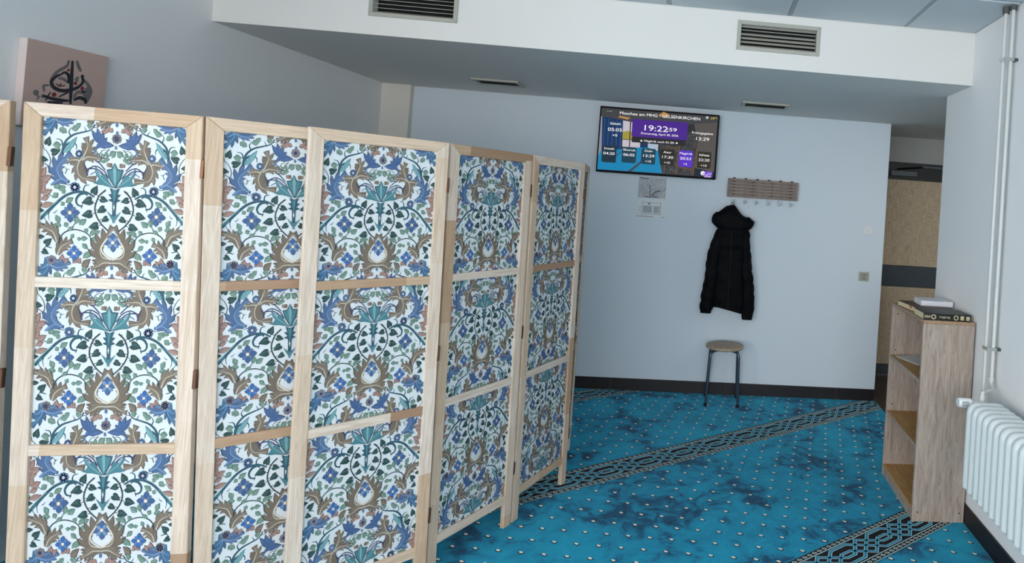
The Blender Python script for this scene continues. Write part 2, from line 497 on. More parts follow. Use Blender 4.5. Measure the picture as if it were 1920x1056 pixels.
# soffit (dropped bulkhead) and passage ceiling
bm = B()
VENTS = [(-3.372, -2.942, 2.519, 2.652), (-1.373, -0.933, 2.510, 2.643)]     # openings
box(bm, XL, 0, -SD + 0.06, 0.12, HS, HC + 0.1)
box(bm, XL, 0, -SD, -SD + 0.06, HS, 2.510); box(bm, XL, 0, -SD, -SD + 0.06, 2.652, HC + 0.1)
box(bm, XL, -3.372, -SD, -SD + 0.06, 2.510, 2.652); box(bm, -2.942, -1.373, -SD, -SD + 0.06, 2.510, 2.652); box(bm, -0.933, 0, -SD, -SD + 0.06, 2.510, 2.652)
box(bm, -3.372, -2.942, -SD, -SD + 0.06, 2.510, 2.519); box(bm, -1.373, -0.933, -SD, -SD + 0.06, 2.643, 2.652)
bmesh.ops.remove_doubles(bm, verts=bm.verts[:], dist=1e-5)
soffit = struct('ceiling_soffit', bm, M_SOFF, 'white dropped bulkhead with two grilles along the back', 'soffit')
bm = B(); box(bm, 0, XC, YE, YD + 0.12, HS, HC + 0.1)
struct('ceiling_corridor', bm, M_SOFF, 'white ceiling of the passage beyond the bookcase', 'ceiling')

# suspended ceiling: slab, runners, tiles
bm = B(); box(bm, XL, 0, YR, -SD, HC + 0.03, HC + 0.1)
ceiling = struct('ceiling', bm, M_TBAR, 'grey suspended tile ceiling above the bulkhead', 'ceiling')
xj = [-1.10 + 0.68 * k for k in range(-5, 3)]
xj = [x for x in xj if XL + 0.05 < x < -0.05]
yj = [-2.33 - 0.62 * k for k in range(0, 12)]; yj = [y for y in yj if y > YR + 0.1]
xs = [XL] + xj + [0]; ys = [-SD] + yj + [YR]
gap = 0.013
def tile_mesh(w, d, cache={}):
    key = (round(w, 4), round(d, 4))
    if key not in cache:
        b = B(); box(b, -w / 2, w / 2, -d / 2, d / 2, -0.012, 0.012, 0.003)
        me = bpy.data.meshes.new('ceiling_tile'); bmesh.ops.recalc_face_normals(b, faces=b.faces[:]); b.to_mesh(me); b.free(); me.materials.append(M_CEILT); cache[key] = me
    return cache[key]
for i in range(len(xs) - 1):
    for j in range(len(ys) - 1):
        xa, xb = xs[i] + (gap if i else 0.004), xs[i + 1] - (gap if i < len(xs) - 2 else 0.006)
        ya, yb = ys[j + 1] + gap, ys[j] - (gap if j else 0.006)
        ob('ceiling_tile', tile_mesh(xb - xa, yb - ya), None, ceiling, loc=((xa + xb) / 2, (ya + yb) / 2, HC + 0.013))
for x in xj:
    bm = B(); box(bm, x - 0.012, x + 0.012, YR, -SD, HC + 0.004, HC + 0.024); ob('ceiling_runner', bm, M_TBAR, ceiling)

# baseboards of dark tiles, one object per tile
def baseboard(name, label, axis, joints, hb=0.098, th=0.012):
    bm = B()
    a0, a1 = joints[0], joints[-1]
    if axis == 'x': box(bm, a0, a1, -0.006, -0.0004, 0, hb - 0.003)
    else: box(bm, -0.006, -0.0004, a0, a1, 0, hb - 0.003)
    root = struct(name, bm, M_GROUT, label, 'baseboard')
    for i in range(len(joints) - 1):
        b = B()
        if axis == 'x': box(b, joints[i] + 0.0018, joints[i + 1] - 0.0018, -th, -0.0005, 0, hb, 0.001)
        else: box(b, -th, -0.0005, joints[i] + 0.0018, joints[i + 1] - 0.0018, 0, hb, 0.001)
        ob('tile', b, M_BASE, root)
baseboard('baseboard_back', 'dark brown tile baseboard along the back wall', 'x', [-3.95, -3.156, -2.201, -1.245, -0.292, XE])
baseboard('baseboard_right', 'dark brown tile baseboard along the right wall', 'y', [YR, -8.0, -7.05, -6.09, -5.135, -4.18, -3.225, -2.272, YE])

# passage walls and door
bm = B(); box(bm, XE, XC, YD, YD + 0.12, 2.145, HS); box(bm, XE, 0.20, YD, YD + 0.12, 0, 2.145); box(bm, 1.25, XC, YD, YD + 0.12, 0, 2.145)
M_WALLC = wall_paint('passage_paint', 'b9bbb8')
struct('wall_corridor', bm, M_WALLC, 'grey end wall of the passage above the door', 'wall')
bm = B(); box(bm, XC, XC + 0.1, YE - 0.4, YD + 0.12, 0, HS); box(bm, 0.25, XC, YE - 0.4, YE - 0.3, 0, HS)
box(bm, 0.045, 0.06, 0.12, YD, 0, HS); box(bm, 0.045, XC, YD + 0.121, YD + 0.16, 0, HS)  # last slab added behind the door to stop sky light leaking under it
struct('wall_corridor_side_backing', bm, M_WALLC, 'grey side wall of the passage with added light-blocking slab behind the door', 'wall')
M_DFR = plain('door_frame_dark', '2b2e31', 0.45)
M_DMID = plain('door_rail_slate', '4a545c', 0.45)
M_DGREY = plain('closer_grey', '5b646b', 0.4)
def wicker():
    t = NT('door_weave'); s = t.xyz(t.obj())
    w1 = t.math('SINE', t.math('MULTIPLY', s[2], 520))
    n = t.noise(t.comb(t.math('MULTIPLY', s[0], 14), 0, t.math('MULTIPLY', s[2], 160)), 1.0, 5, 0.7)
    n2 = t.noise(t.comb(t.math('MULTIPLY', s[0], 90), 0, t.math('MULTIPLY', s[2], 9)), 1.0, 3, 0.7)
    f = t.math('ADD', t.math('MULTIPLY', n, 0.62), t.math('MULTIPLY', n2, 0.45))
    f = t.math('ADD', f, t.math('MULTIPLY', w1, 0.05))
    col = t.ramp(f, [(0.30, lin('85766a')), (0.5, lin('c9b498')), (0.7, lin('ecdcc0'))])
    t.bump(f, 0.4, 0.004)
    return t.done(col, 0.7)
M_WEAVE = wicker()
bm = B(); y = YD - 0.005
box(bm, 0.20, 0.255, y, y + 0.10, 0, 2.145); box(bm, 1.195, 1.25, y, y + 0.10, 0, 2.145); box(bm, 0.255, 1.195, y, y + 0.10, 1.975, 2.145)
door = struct('door_1', bm, M_DFR, 'dark framed door with woven tan panels and slate rail', 'door')
def dbox(name, mat, x0, x1, ya, yb, z0, z1, lab=None, bev=0.003):
    b = B(); box(b, x0, x1, ya, yb, z0, z1, bev); o = ob(name, b, mat, door)
    if lab: o['label'] = lab
    return o
dbox('upper_panel', M_WEAVE, 0.258, 1.192, y + 0.03, y + 0.06, 1.105, 1.972, 'woven tan upper panel')
dbox('middle_rail', M_DMID, 0.258, 1.192, y + 0.02, y + 0.06, 0.895, 1.103, 'slate grey middle rail')
dbox('lower_panel', M_WEAVE, 0.258, 1.192, y + 0.03, y + 0.06, 0.112, 0.893, 'woven tan lower panel')
dbox('kick_rail', M_DMID, 0.258, 1.192, y + 0.02, y + 0.06, 0.012, 0.110)
cl = dbox('door_closer', M_DGREY, 0.30, 0.565, y - 0.045, y - 0.001, 2.005, 2.055, 'grey door closer box')
bm = B(); tube(bm, [(0.36, y - 0.025, 2.070), (0.47, y - 0.05, 2.085), (0.62, y - 0.02, 2.105)], 0.008, 8); ob('closer_arm', bm, M_BLACK, cl)
bm = B(); box(bm, 0.60, 1.19, y - 0.02, y - 0.001, 2.10, 2.12, 0.002); ob('closer_rail', bm, M_DGREY, cl)
dbox('head_strip', M_DGREY, 0.20, 1.25, y - 0.004, y - 0.0005, 2.138, 2.145)
# ------------------------------------------------------------------ folding screens
HSC, PW, ST = 1.788, 0.477, 0.046          # height, panel width, stile width
IN0, IN1 = ST, PW - ST
PANES = [(1.247, 1.746), (0.724, 1.214), (0.158, 0.690)]     # visible paper between rails
RAILS = [(1.214, 1.247), (0.690, 0.724), (0.118, 0.158)]

# ---- the printed floral paper, drawn as flat inked shapes (one half-repeat, mirrored)
TEAL, TEALD, TEALL = '47838e', '1c5263', '7fb0b6'
GRN, GRND, HEART, HEARTL = '7d9c8b', '3f6258', '16403f', '315f58'
BLUE, BLUED, BLUEL, PERI = '365c92', '1d3660', '7c9dc4', '56769f'
BRN, BRND, BRNL = '857563', '4a3f34', 'cfc6b6'
PINK, PINKD, NAVY, CREAM, INK = 'b08d80', '6e4f48', '222c60', 'f3e6d2', '20343c'
SX, SY = 0.000376, 0.0004765
def axis_x(y): return 622 - 0.057 * y
def to_m(x, y):
    a = axis_x(y); yy = y + 0.054 * (a - x)
    return ((x - a) * SX, -(yy - 830) * SY)
SHAPES = []     # (points in metres, colour, layer, mirrored)
CALL = [0]
def poly(pts, col, layer=1, mir=True): SHAPES.append(([to_m(*p) for p in pts], col, (layer, CALL[0]), mir))
def counted(fn):
    def g(*a, **k):
        CALL[0] += 1; return fn(*a, **k)
    return g
def scaled(pts, k):
    cx = sum(p[0] for p in pts) / len(pts); cy = sum(p[1] for p in pts) / len(pts)
    return [(cx + (p[0] - cx) * k, cy + (p[1] - cy) * k) for p in pts]
def strip(pts, w0, w1, col, layer=1, mir=True, n=5):
    w0 *= 1.25; w1 *= 1.2
    c = [(p.x, p.y) for p in catmull(pts, n)]
    N = len(c); w = [(w0 + (w1 - w0) * i / (N - 1)) / 2 for i in range(N)]
    L, R = offset_line(c, w)
    for i in range(N - 1): poly([L[i], L[i + 1], R[i + 1], R[i]], col, layer, mir)
def leaf(x0, y0, x1, y1, w, col, dark, mir=True, layer=1):
    d = Vector((x1 - x0, y1 - y0)); n = Vector((-d.y, d.x)).normalized()
    w *= 1.22
    prof = [(0, 0), (0.2, 0.6), (0.42, 1.0), (0.68, 0.72), (1, 0)]
    L = [(x0 + d.x * t + n.x * w * k / 2, y0 + d.y * t + n.y * w * k / 2) for t, k in prof]
    R = [(x0 + d.x * t - n.x * w * k / 2, y0 + d.y * t - n.y * w * k / 2) for t, k in prof]
    mid = [(x0 + d.x * t, y0 + d.y * t) for t, k in prof]
    poly(scaled(L + R[-2:0:-1], 1.16), dark, layer, mir)
    poly(L + mid[-2:0:-1], col, layer + 1, mir); poly(R + mid[-2:0:-1], tuple(v for v in blend(col, dark, 0.25)), layer + 1, mir)
def blend(a, b, t):
    a = [int(a[i:i + 2], 16) for i in (0, 2, 4)] if isinstance(a, str) else a
    b = [int(b[i:i + 2], 16) for i in (0, 2, 4)] if isinstance(b, str) else b
    return tuple(x + (y - x) * t for x, y in zip(a, b))
def heart(x, y, ang, s, mir=True):
    s *= 1.08; a = math.radians(ang); ca, sa = math.cos(a), math.sin(a)     # tip direction ang (image, y down)
    pr = [(1, 0), (0.45, 0.36), (-0.05, 0.62), (-0.5, 0.58), (-0.72, 0.3), (-0.5, 0), (-0.72, -0.3), (-0.5, -0.58), (-0.05, -0.62), (0.45, -0.36)]
    T = lambda p, k=1.0: (x + s * k * (p[0] * ca - p[1] * sa), y + s * k * (p[0] * sa + p[1] * ca))
    poly([T(p, 1.12) for p in pr], INK, 2, mir); poly([T(p) for p in pr], HEART, 3, mir)
    poly([T(p, 0.82) for p in [(1, 0), (0.45, 0.3), (-0.05, 0.5), (-0.4, 0.45), (-0.4, 0.06)]], HEARTL, 4, mir)
def flower(x, y, r, n, petal, petal2, mir=True, core=CREAM, rc=0.2):
    for k in range(n * 2 if petal2 else n):
        outer = (k % 2 == 0) or not petal2
        a = 2 * PI * k / (n * 2 if petal2 else n) - PI / 2
        rr = r if outer else r * 0.78
        w = (0.30 if petal2 else 0.42) * r if outer else 0.2 * r
        d = Vector((math.cos(a), math.sin(a))); nn = Vector((-d.y, d.x))
        pts = [(0.1, 0.15), (0.5, 1.0), (0.78, 0.8), (1.0, 0.0)]
        P = [(x + d.x * rr * t + nn.x * w * q, y + d.y * rr * t + nn.y * w * q) for t, q in pts] + [(x + d.x * rr * t - nn.x * w * q, y + d.y * rr * t - nn.y * w * q) for t, q in pts[-2::-1]]
        poly(scaled(P, 1.12), BLUED if petal2 else INK, 3 if outer else 5, mir)
        poly(P, petal if outer else petal2, 4 if outer else 6, mir)
    poly([(x + r * rc * 1.25 * math.cos(a), y + r * rc * 1.25 * math.sin(a)) for a in (k * PI / 5 for k in range(10))], PINKD if petal2 else NAVY, 7, mir)
    poly([(x + r * rc * math.cos(a), y + r * rc * math.sin(a)) for a in (k * PI / 5 for k in range(10))], core, 8, mir)
def acan(spine, wl, wr, n, col, dark, vein, mir=True, layer=2):
    wl *= 1.22; wr *= 1.22
    c = [(p.x, p.y) for p in catmull(spine, 8)]; N = len(c)
    def at(t):
        f = t * (N - 1); i = min(int(f), N - 2); k = f - i
        return Vector((c[i][0] + (c[i + 1][0] - c[i][0]) * k, c[i][1] + (c[i + 1][1] - c[i][1]) * k)), Vector((c[i + 1][0] - c[i][0], c[i + 1][1] - c[i][1])).normalized()
    def side(w, s, k=1.0):
        out = []
        for j in range(n):
            t0 = j / n; t1 = (j + 1) / n
            prof = math.sin(PI * min(1, (t0 + 0.5 / n) * 0.9 + 0.08)) ** 0.8
            p, d = at(t0); nn = Vector((-d.y, d.x)) * s
            q = p + nn * w * prof * 0.42 * k; out.append((q.x, q.y))
            p, d = at(min(1, t0 + 0.62 / n)); nn = Vector((-d.y, d.x)) * s
            q = p + nn * w * prof * 0.8 * k; out.append((q.x, q.y))
            p, d = at(min(1, t0 + 1.12 / n)); nn = Vector((-d.y, d.x)) * s
            q = p + nn * w * prof * 1.05 * k + d * w * 0.12; out.append((q.x, q.y))
        return out
    tip, d = at(1.0)
    spn = [at(i / 10)[0] for i in range(11)]
    for s, w in ((1, wl), (-1, wr)):
        S = side(w, s, 1.0); S2 = side(w, s, 1.13)
        poly([(spn[0].x, spn[0].y)] + S2 + [(tip.x + d.x * 6, tip.y + d.y * 6)] + [(p.x, p.y) for p in spn[-2:0:-1]], dark, layer, mir)
        poly([(spn[0].x, spn[0].y)] + S + [(tip.x, tip.y)] + [(p.x, p.y) for p in spn[-2:0:-1]], col if s > 0 else blend(col, dark, 0.22), layer + 1, mir)
    strip(spine, 7, 2, vein, layer + 2, mir)

strip, leaf, heart, flower, acan = map(counted, (strip, leaf, heart, flower, acan))
# scrolls and stems
strip([(72, 668), (120, 625), (190, 560), (250, 515), (320, 492), (390, 493), (450, 525)], 20, 10, TEALD)
strip([(395, 495), (350, 505), (322, 540), (330, 575), (365, 588)], 18, 8, TEALD); strip([(400, 515), (375, 480), (385, 450), (415, 445)], 11, 4, TEALD)
strip([(190, 560), (150, 600), (130, 640), (135, 680)], 10, 3, TEALD); strip([(120, 625), (100, 660), (120, 690)], 9, 3, TEAL)
strip([(72, 668), (90, 640), (150, 585), (200, 548)], 5, 3, TEALL, 3)
strip([(232, 248), (238, 200), (260, 150), (310, 112), (370, 95), (430, 78), (466, 40)], 17, 5, TEALD)
strip([(240, 200), (280, 165), (325, 175), (330, 210)], 14, 4, TEALD); strip([(236, 190), (225, 150), (190, 140)], 10, 3, TEALD)
strip([(290, 120), (280, 90), (300, 60)], 9, 3, TEALD); strip([(400, 86), (385, 55)], 7, 2, TEALD)
strip([(530, 478), (485, 515), (458, 570), (452, 615), (468, 665), (500, 712), (545, 755)], 9, 8, INK, 2)
for a in ([(458, 570), (430, 560)], [(470, 540), (500, 545)], [(452, 610), (480, 610)], [(455, 630), (425, 640)], [(475, 680), (505, 672)], [(500, 712), (470, 715)], [(480, 520), (455, 500)]): strip(a, 4, 3, INK, 2)
strip([(185, 905), (195, 830), (230, 765), (300, 740), (370, 755), (415, 790), (425, 850)], 8, 5, INK, 2)
strip([(140, 330), (150, 280), (130, 230), (100, 200)], 5, 3, INK, 2)
strip([(660, 485), (690, 500)], 4, 2, INK, 2, False)
for a, w in (([(100, 60), (90, 130), (105, 200)], 5), ([(85, 560), (75, 600)], 6), ([(165, 745), (215, 790), (205, 850)], 7), ([(85, 700), (130, 715), (180, 790), (186, 860)], 8), ([(330, 660), (300, 715), (250, 750)], 6), ([(430, 910), (470, 930), (520, 935)], 6),
             ([(440, 205), (470, 225), (500, 260)], 6), ([(560, 205), (530, 235), (512, 262)], 5), ([(500, 270), (540, 262), (575, 240), (606, 236)], 5), ([(420, 800), (440, 830), (425, 870), (400, 900)], 5), ([(355, 600), (370, 560)], 4), ([(130, 500), (160, 520), (195, 505)], 4), ([(90, 870), (110, 850), (140, 855)], 5), ([(460, 40), (450, 60), (480, 60)], 5), ([(300, 930), (330, 960), (370, 965)], 5), ([(105, 300), (140, 330), (130, 370)], 4)):
    strip(a, w, 3, INK if w < 6 else TEALD, 2)
# small veiny tendrils
for a in ([(250, 370), (262, 345), (280, 340)], [(262, 345), (250, 330)], [(165, 630), (180, 622), (190, 610)], [(305, 430), (270, 445), (215, 430)], [(540, 750), (560, 720)], [(150, 860), (110, 850)], [(480, 262), (510, 215), (545, 212)]): strip(a, 5, 2, TEALD, 2)
# heart leaves
for h in ((452, 482, -60, 34), (405, 552, 165, 40), (512, 543, 20, 30), (402, 640, 170, 38), (500, 610, 150, 34), (523, 674, 150, 28), (446, 719, 170, 36), (136, 160, -70, 32), (182, 226, -15, 34), (104, 276, 10, 28), (122, 820, -40, 32), (102, 884, 30, 26), (80, 784, 0, 20), (80, 612, 0, 20)): heart(*h)
# green leaves
G = [(200, 470, 178, 432, 34), (205, 478, 248, 455, 34), (198, 500, 160, 528, 30), (225, 500, 250, 480, 22), (240, 560, 215, 578, 24), (250, 560, 300, 530, 30), (205, 690, 180, 645, 30), (215, 712, 165, 705, 30), (235, 715, 265, 700, 28), (320, 700, 325, 650, 32), (340, 705, 388, 675, 32), (240, 85, 215, 70, 32), (262, 98, 222, 72, 30), (300, 75, 350, 60, 32), (330, 62, 360, 35, 26), (422, 70, 428, 25, 30), (170, 180, 222, 180, 34), (215, 200, 190, 215, 22),
     (260, 745, 300, 722, 22), (300, 770, 280, 800, 22), (340, 790, 335, 815, 24), (350, 800, 395, 800, 26), (375, 760, 400, 735, 24), (415, 780, 450, 745, 26), (425, 800, 480, 805, 26), (360, 835, 395, 870, 26), (420, 880, 390, 930, 30), (365, 930, 410, 885, 26), (440, 770, 485, 752, 24), (460, 740, 420, 735, 22), (520, 265, 505, 235, 22), (545, 255, 530, 225, 22), (520, 280, 560, 270, 22), (560, 245, 605, 222, 30), (500, 290, 540, 285, 18), (600, 235, 575, 262, 20)]
for g in G: leaf(*g, GRN, GRND)
# teal side leaflets
for g in ((265, 215, 330, 130, 30), (240, 228, 300, 190, 26), (150, 20, 190, 60, 40)): leaf(*g, TEALL, TEAL)
# pink leaves at the edges and near the bottom
for g in ((75, 395, 118, 330, 36), (90, 412, 158, 385, 34), (78, 440, 130, 425, 26), (78, 500, 108, 440, 32), (95, 505, 155, 478, 32), (85, 540, 135, 520, 28), (80, 585, 160, 565, 30), (75, 330, 98, 290, 28), (210, 970, 222, 905, 34), (222, 965, 262, 930, 28), (290, 960, 330, 930, 26), (330, 965, 345, 930, 22), (520, 90, 560, 60, 34), (505, 85, 545, 95, 24), (588, 88, 555, 65, 26), (560, 320, 540, 300, 22)): leaf(*g, PINK, PINKD)
# brown leaves
for g in ((355, 985, 412, 940, 34), (400, 975, 370, 990, 24), (555, 300, 575, 325, 26)): leaf(*g, BRN, BRND)
# acanthus: brown swirls, periwinkle, corner blues
acan([(375, 258), (345, 300), (338, 350), (365, 395), (455, 412)], 34, 56, 6, BRN, BRND, BRNL)
acan([(378, 262), (400, 215), (412, 180), (398, 132)], 42, 36, 5, BRN, BRND, BRNL)
acan([(370, 280), (410, 258), (455, 262), (500, 268)], 26, 30, 5, BRN, BRND, BRNL)
acan([(350, 282), (320, 278), (290, 282), (262, 292)], 22, 24, 4, BRN, BRND, BRNL)
acan([(150, 442), (215, 408), (275, 420)], 24, 10, 4, PERI, BLUED, BLUEL)
acan([(265, 425), (215, 390), (195, 340), (228, 290), (292, 242)], 30, 50, 6, PERI, BLUED, BLUEL)
acan([(168, -40), (182, 10), (160, 60), (108, 108)], 40, 30, 5, '3f7296', BLUED, BLUEL)
acan([(182, 5), (150, 30), (115, 35)], 22, 22, 4, '3f7296', BLUED, BLUEL)
acan([(188, 12), (235, 30), (280, 28), (325, 2)], 22, 30, 5, PERI, BLUED, BLUEL)
acan([(190, -20), (230, -6), (275, -12)], 14, 14, 4, PERI, BLUED, BLUEL)
acan([(188, 822), (165, 760), (125, 735), (72, 712)], 40, 30, 5, BRN, BRND, BRNL)
acan([(190, 905), (210, 860), (245, 835), (288, 818)], 34, 38, 5, BRN, BRND, BRNL)
acan([(566, 945), (500, 925), (488, 870), (520, 815), (578, 735)], 14, 66, 7, BRN, BRND, BRNL)
acan([(566, 968), (510, 965), (470, 985), (425, 1000)], 34, 34, 6, BRN, BRND, BRNL)
strip([(566, 945), (508, 905), (497, 860), (540, 800)], 8, 6, CREAM, 6)
# blue lily
for tip, w in (((442, 84), 30), ((480, 72), 30), ((520, 95), 26), ((545, 130), 24), ((590, 180), 34), ((470, 196), 22), ((530, 200), 22)):
    leaf(500, 172, tip[0], tip[1], w, '4a6c9e', BLUED, True, 4)
strip([(500, 180), (470, 200), (455, 235)], 14, 8, PERI, 3)
# tulip, stem
poly([(598, 296), (618, 338), (660, 342), (640, 405), (598, 470), (560, 408), (540, 342), (576, 336)], TEALD, 5, False)
poly([(598, 304), (614, 345), (650, 350), (632, 402), (598, 458), (567, 402), (550, 350), (580, 344)], TEAL, 6, False)
poly([(598, 304), (610, 350), (606, 420), (598, 458), (590, 420), (586, 350)], '7fb0b4', 7, False)
P = [(466, 322), (478, 360), (498, 384), (520, 372), (538, 384), (545, 412), (562, 438), (586, 462), (545, 452), (510, 442), (482, 440), (448, 428), (474, 418), (486, 402), (470, 380), (462, 350)]
poly(scaled(P, 1.08), TEALD, 4); poly(P, TEAL, 5)
strip([(470, 352), (510, 405), (575, 455)], 6, 4, TEALL, 6)
poly([(560, 462), (596, 480), (596, 560), (588, 570), (588, 700), (560, 660), (574, 640), (576, 560), (545, 545), (572, 535), (548, 505), (572, 505)], TEALD, 3)
poly([(535, 615), (560, 640), (590, 660), (590, 705), (565, 668)], TEAL, 4)
poly([(580, 470), (596, 490), (594, 570), (584, 540)], TEAL, 5)
poly([(590, 570), (582, 595), (589, 618)], 'e6ecee', 6)
# navy curls
strip([(405, 385), (400, 345), (440, 335), (490, 348), (525, 385)], 7, 5, NAVY, 3); strip([(385, 310), (400, 340), (460, 318), (520, 350), (552, 400)], 6, 5, NAVY, 3)
strip([(480, 290), (500, 310), (530, 345)], 6, 5, NAVY, 3); strip([(425, 375), (470, 355), (515, 375)], 4, 4, BLUE, 3); strip([(475, 290), (505, 285)], 8, 3, NAVY, 3)
# flowers
flower(280, 628, 64, 4, BLUE, PERI); flower(305, 897, 52, 4, '3266aa', '4f82c4'); flower(576, 830, 62, 4, '40659a', BLUEL, False)
flower(317, 460, 34, 8, PERI, None, core='d8c8c8', rc=0.3); flower(148, 940, 33, 8, '8d8690', None, core=NAVY, rc=0.28); flower(614, 135, 34, 8, '8d8690', None, False, core=NAVY, rc=0.3); flower(350, 238, 27, 8, PERI, None, core='b8c4d8', rc=0.4)
for (x, y, a, b) in ((618, 40, 10, 18), (619, 95, 9, 12), (608, 195, 8, 14)):
    poly([(x + a * math.cos(k * PI / 4), y + b * math.sin(k * PI / 4)) for k in range(8)], PERI, 4, False)

def print_meshes():
    """clip the repeat to the three panes; returns three meshes in panel-local coordinates (s, depth, z)"""
    verts, faces, cols = [], [], []
    rank = {q: i + 4 for i, q in enumerate(sorted({sh[2] for sh in SHAPES}))}
    for k in range(-3, 2):
        zc = 1.362 + 0.456 * k
        for pts, col, layer, mir in SHAPES:
            c = lin(col) if not isinstance(col, tuple) else lin(tuple(max(0, min(255, v)) for v in col))
            for sgn in ((1, -1) if mir else (1,)):
                P = [(PW / 2 + sgn * x, zc + z) for x, z in pts]
                if max(p[1] for p in P) < 0.15 or min(p[1] for p in P) > 1.75 or min(p[0] for p in P) > IN1 or max(p[0] for p in P) < IN0: continue
                i0 = len(verts); verts += [(p[0], -8e-6 * rank[layer] - (4e-6 if sgn < 0 else 0) - (2e-6 if k % 2 else 0), p[1]) for p in P]
                faces.append(list(range(i0, i0 + len(P)))); cols.append((*(v * 0.82 for v in c), 1))
    me = bpy.data.meshes.new('print_tmp'); me.from_pydata(verts, [], faces)
    bm = bmesh.new(); bm.from_mesh(me)
    lay = bm.faces.layers.int.new('ci')
    bm.faces.ensure_lookup_table()
    for i, f in enumerate(bm.faces): f[lay] = i
    bmesh.ops.triangulate(bm, faces=bm.faces[:])
    out = []
    for (z0, z1) in PANES:
        b = bm.copy()
        for co, no in (((IN0, 0, 0), (-1, 0, 0)), ((IN1, 0, 0), (1, 0, 0)), ((0, 0, z0), (0, 0, -1)), ((0, 0, z1), (0, 0, 1))):
            bmesh.ops.bisect_plane(b, geom=b.verts[:] + b.edges[:] + b.faces[:], plane_co=co, plane_no=no, clear_outer=True)
        l2 = b.faces.layers.int['ci']
        # paper sheet behind the ink
        vs = [b.verts.new(v) for v in ((IN0, 0, z0), (IN1, 0, z0), (IN1, 0, z1), (IN0, 0, z1))]
        b.faces.new(vs)[l2] = -1; ids = [f[l2] for f in b.faces]
        m2 = bpy.data.meshes.new('paper_pane'); b.to_mesh(m2); b.free()
        at = m2.color_attributes.new('ink', 'FLOAT_COLOR', 'CORNER')
        paper = (*lin('d6dbdd'), 1)
        buf = []
        for p, i in zip(m2.polygons, ids):
            buf += list(cols[i] if i >= 0 else paper) * p.loop_total
        at.data.foreach_set('color', buf)
        out.append(m2)
    bm.free()
    return out
t = NT('floral_paper')
a = t.new('ShaderNodeAttribute', attribute_name='ink')
n = t.noise(t.obj(), 140, 3)
M_FLORAL = t.done(t.mix(t.math('MULTIPLY', n, 0.12), a.outputs['Color'], (0.35, 0.37, 0.38)), 0.6, 0, 0.3)

def shear(me_or_bm, k):
    for v in me_or_bm.verts if isinstance(me_or_bm, bmesh.types.BMesh) else me_or_bm.vertices:
        v.co.x += k * (HSC - v.co.z)
def mesh_of(name, bm, mat):
    bmesh.ops.recalc_face_normals(bm, faces=bm.faces[:])
    me = bpy.data.meshes.new(name); bm.to_mesh(me); bm.free(); me.materials.append(mat); return me
M_HINGE = plain('hinge_brass', '6b4a38', 0.4, 0.6)
M_BACKP = plain('paper_back', 'd5dadb', 0.8, var=0.03)
PRINTS = print_meshes()
def screen_meshes(k):
    d = {}
    D = 0.022
    def mk(name, mat, fn, bev=0.0016):
        b = B(); fn(b)
        if bev: bevel_all(b, bev)
        shear(b, k); d[name] = mesh_of(name.split(':')[0], b, mat)
    mk('stile:l', M_PINE_V, lambda b: prism(b, [(0, 0), (ST, 0), (ST, HSC - 0.042), (0, HSC)], 'y', 0, D))
    mk('stile:r', M_PINE_V, lambda b: prism(b, [(IN1, 0), (PW, 0), (PW, HSC), (IN1, HSC - 0.042)], 'y', 0, D))
    mk('rail:t', M_PINE_H, lambda b: prism(b, [(0.0006, HSC), (ST + 0.0004, HSC - 0.042), (IN1 - 0.0004, HSC - 0.042), (PW - 0.0006, HSC)], 'y', 0.0006, D - 0.0006))
    for i, (z0, z1) in enumerate(RAILS):
        mk('rail:%d' % i, M_PINE_H, lambda b: box(b, IN0 - 0.001, IN1 + 0.001, 0.001, D - 0.002, z0, z1))
    for i, me in enumerate(PRINTS):
        m2 = me.copy(); m2.name = 'paper_pane'; shear(m2, k)
        for v in m2.vertices: v.co.y += 0.0105
        m2.materials.append(M_FLORAL); d['paper_pane:%d' % i] = m2
    b = B(); box(b, IN0 - 0.004, IN1 + 0.004, 0.0112, 0.0128, 0.14, HSC - 0.02); shear(b, k); d['panel'] = mesh_of('panel', b, M_BACKP)
    return d
def hinge_mesh(k):
    out = []
    for z in (1.615, 0.93, 0.27):
        b = B(); o = k * (HSC - z)
        box(b, PW - 0.002 + o, PW + 0.008 + o, -0.002, 0.012, z - 0.03, z + 0.03, 0.001)
        out.append(mesh_of('hinge', b, M_HINGE))
    return out
def folding_screen(label, loc, panels, k):
    MS = screen_meshes(k); HM = hinge_mesh(k)
    root = empty('folding_screen', (loc[0], loc[1], 0), label, 'room divider')
    for i, (x, y, ang, hinge) in enumerate(panels):
        p = ob('panel', MS['panel'], None, root, loc=(x - loc[0], y - loc[1], 0), rot=(0, 0, ang))
        for nm, me in MS.items():
            if nm != 'panel': ob(nm.split(':')[0], me, None, p)
        if hinge:
            for h in HM: ob('hinge', h, None, p)
def dirang(a, b): return math.atan2(b[1] - a[1], b[0] - a[0])
p0d = math.radians(9); P0R = (-3.652, -3.185)
P0L = (P0R[0] - PW * math.cos(p0d), P0R[1] - PW * math.sin(p0d))
folding_screen('pine folding screen with floral paper beside the left wall, nearest viewer', (-3.4, -3.15),
    [(P0L[0], P0L[1], p0d, True), (-3.616, -3.183, dirang((-3.616, -3.183), (-3.143, -3.117)), True), (-3.126, -3.127, dirang((-3.126, -3.127), (-2.917, -2.951)), False)], 0.042)
folding_screen('pine folding screen with floral paper reaching toward the back wall', (-2.5, -2.4),
    [(-2.874, -3.015, dirang((-2.874, -3.015), (-2.547, -2.667)), True), (-2.546, -2.645, dirang((-2.546, -2.645), (-2.34, -2.201)), True),
     (-2.338, -2.199, dirang((-2.34, -2.201), (-2.188, -1.747)), True), (-2.187, -1.744, dirang((-2.187, -1.744), (-2.25, -1.274)), False)], 0.022)
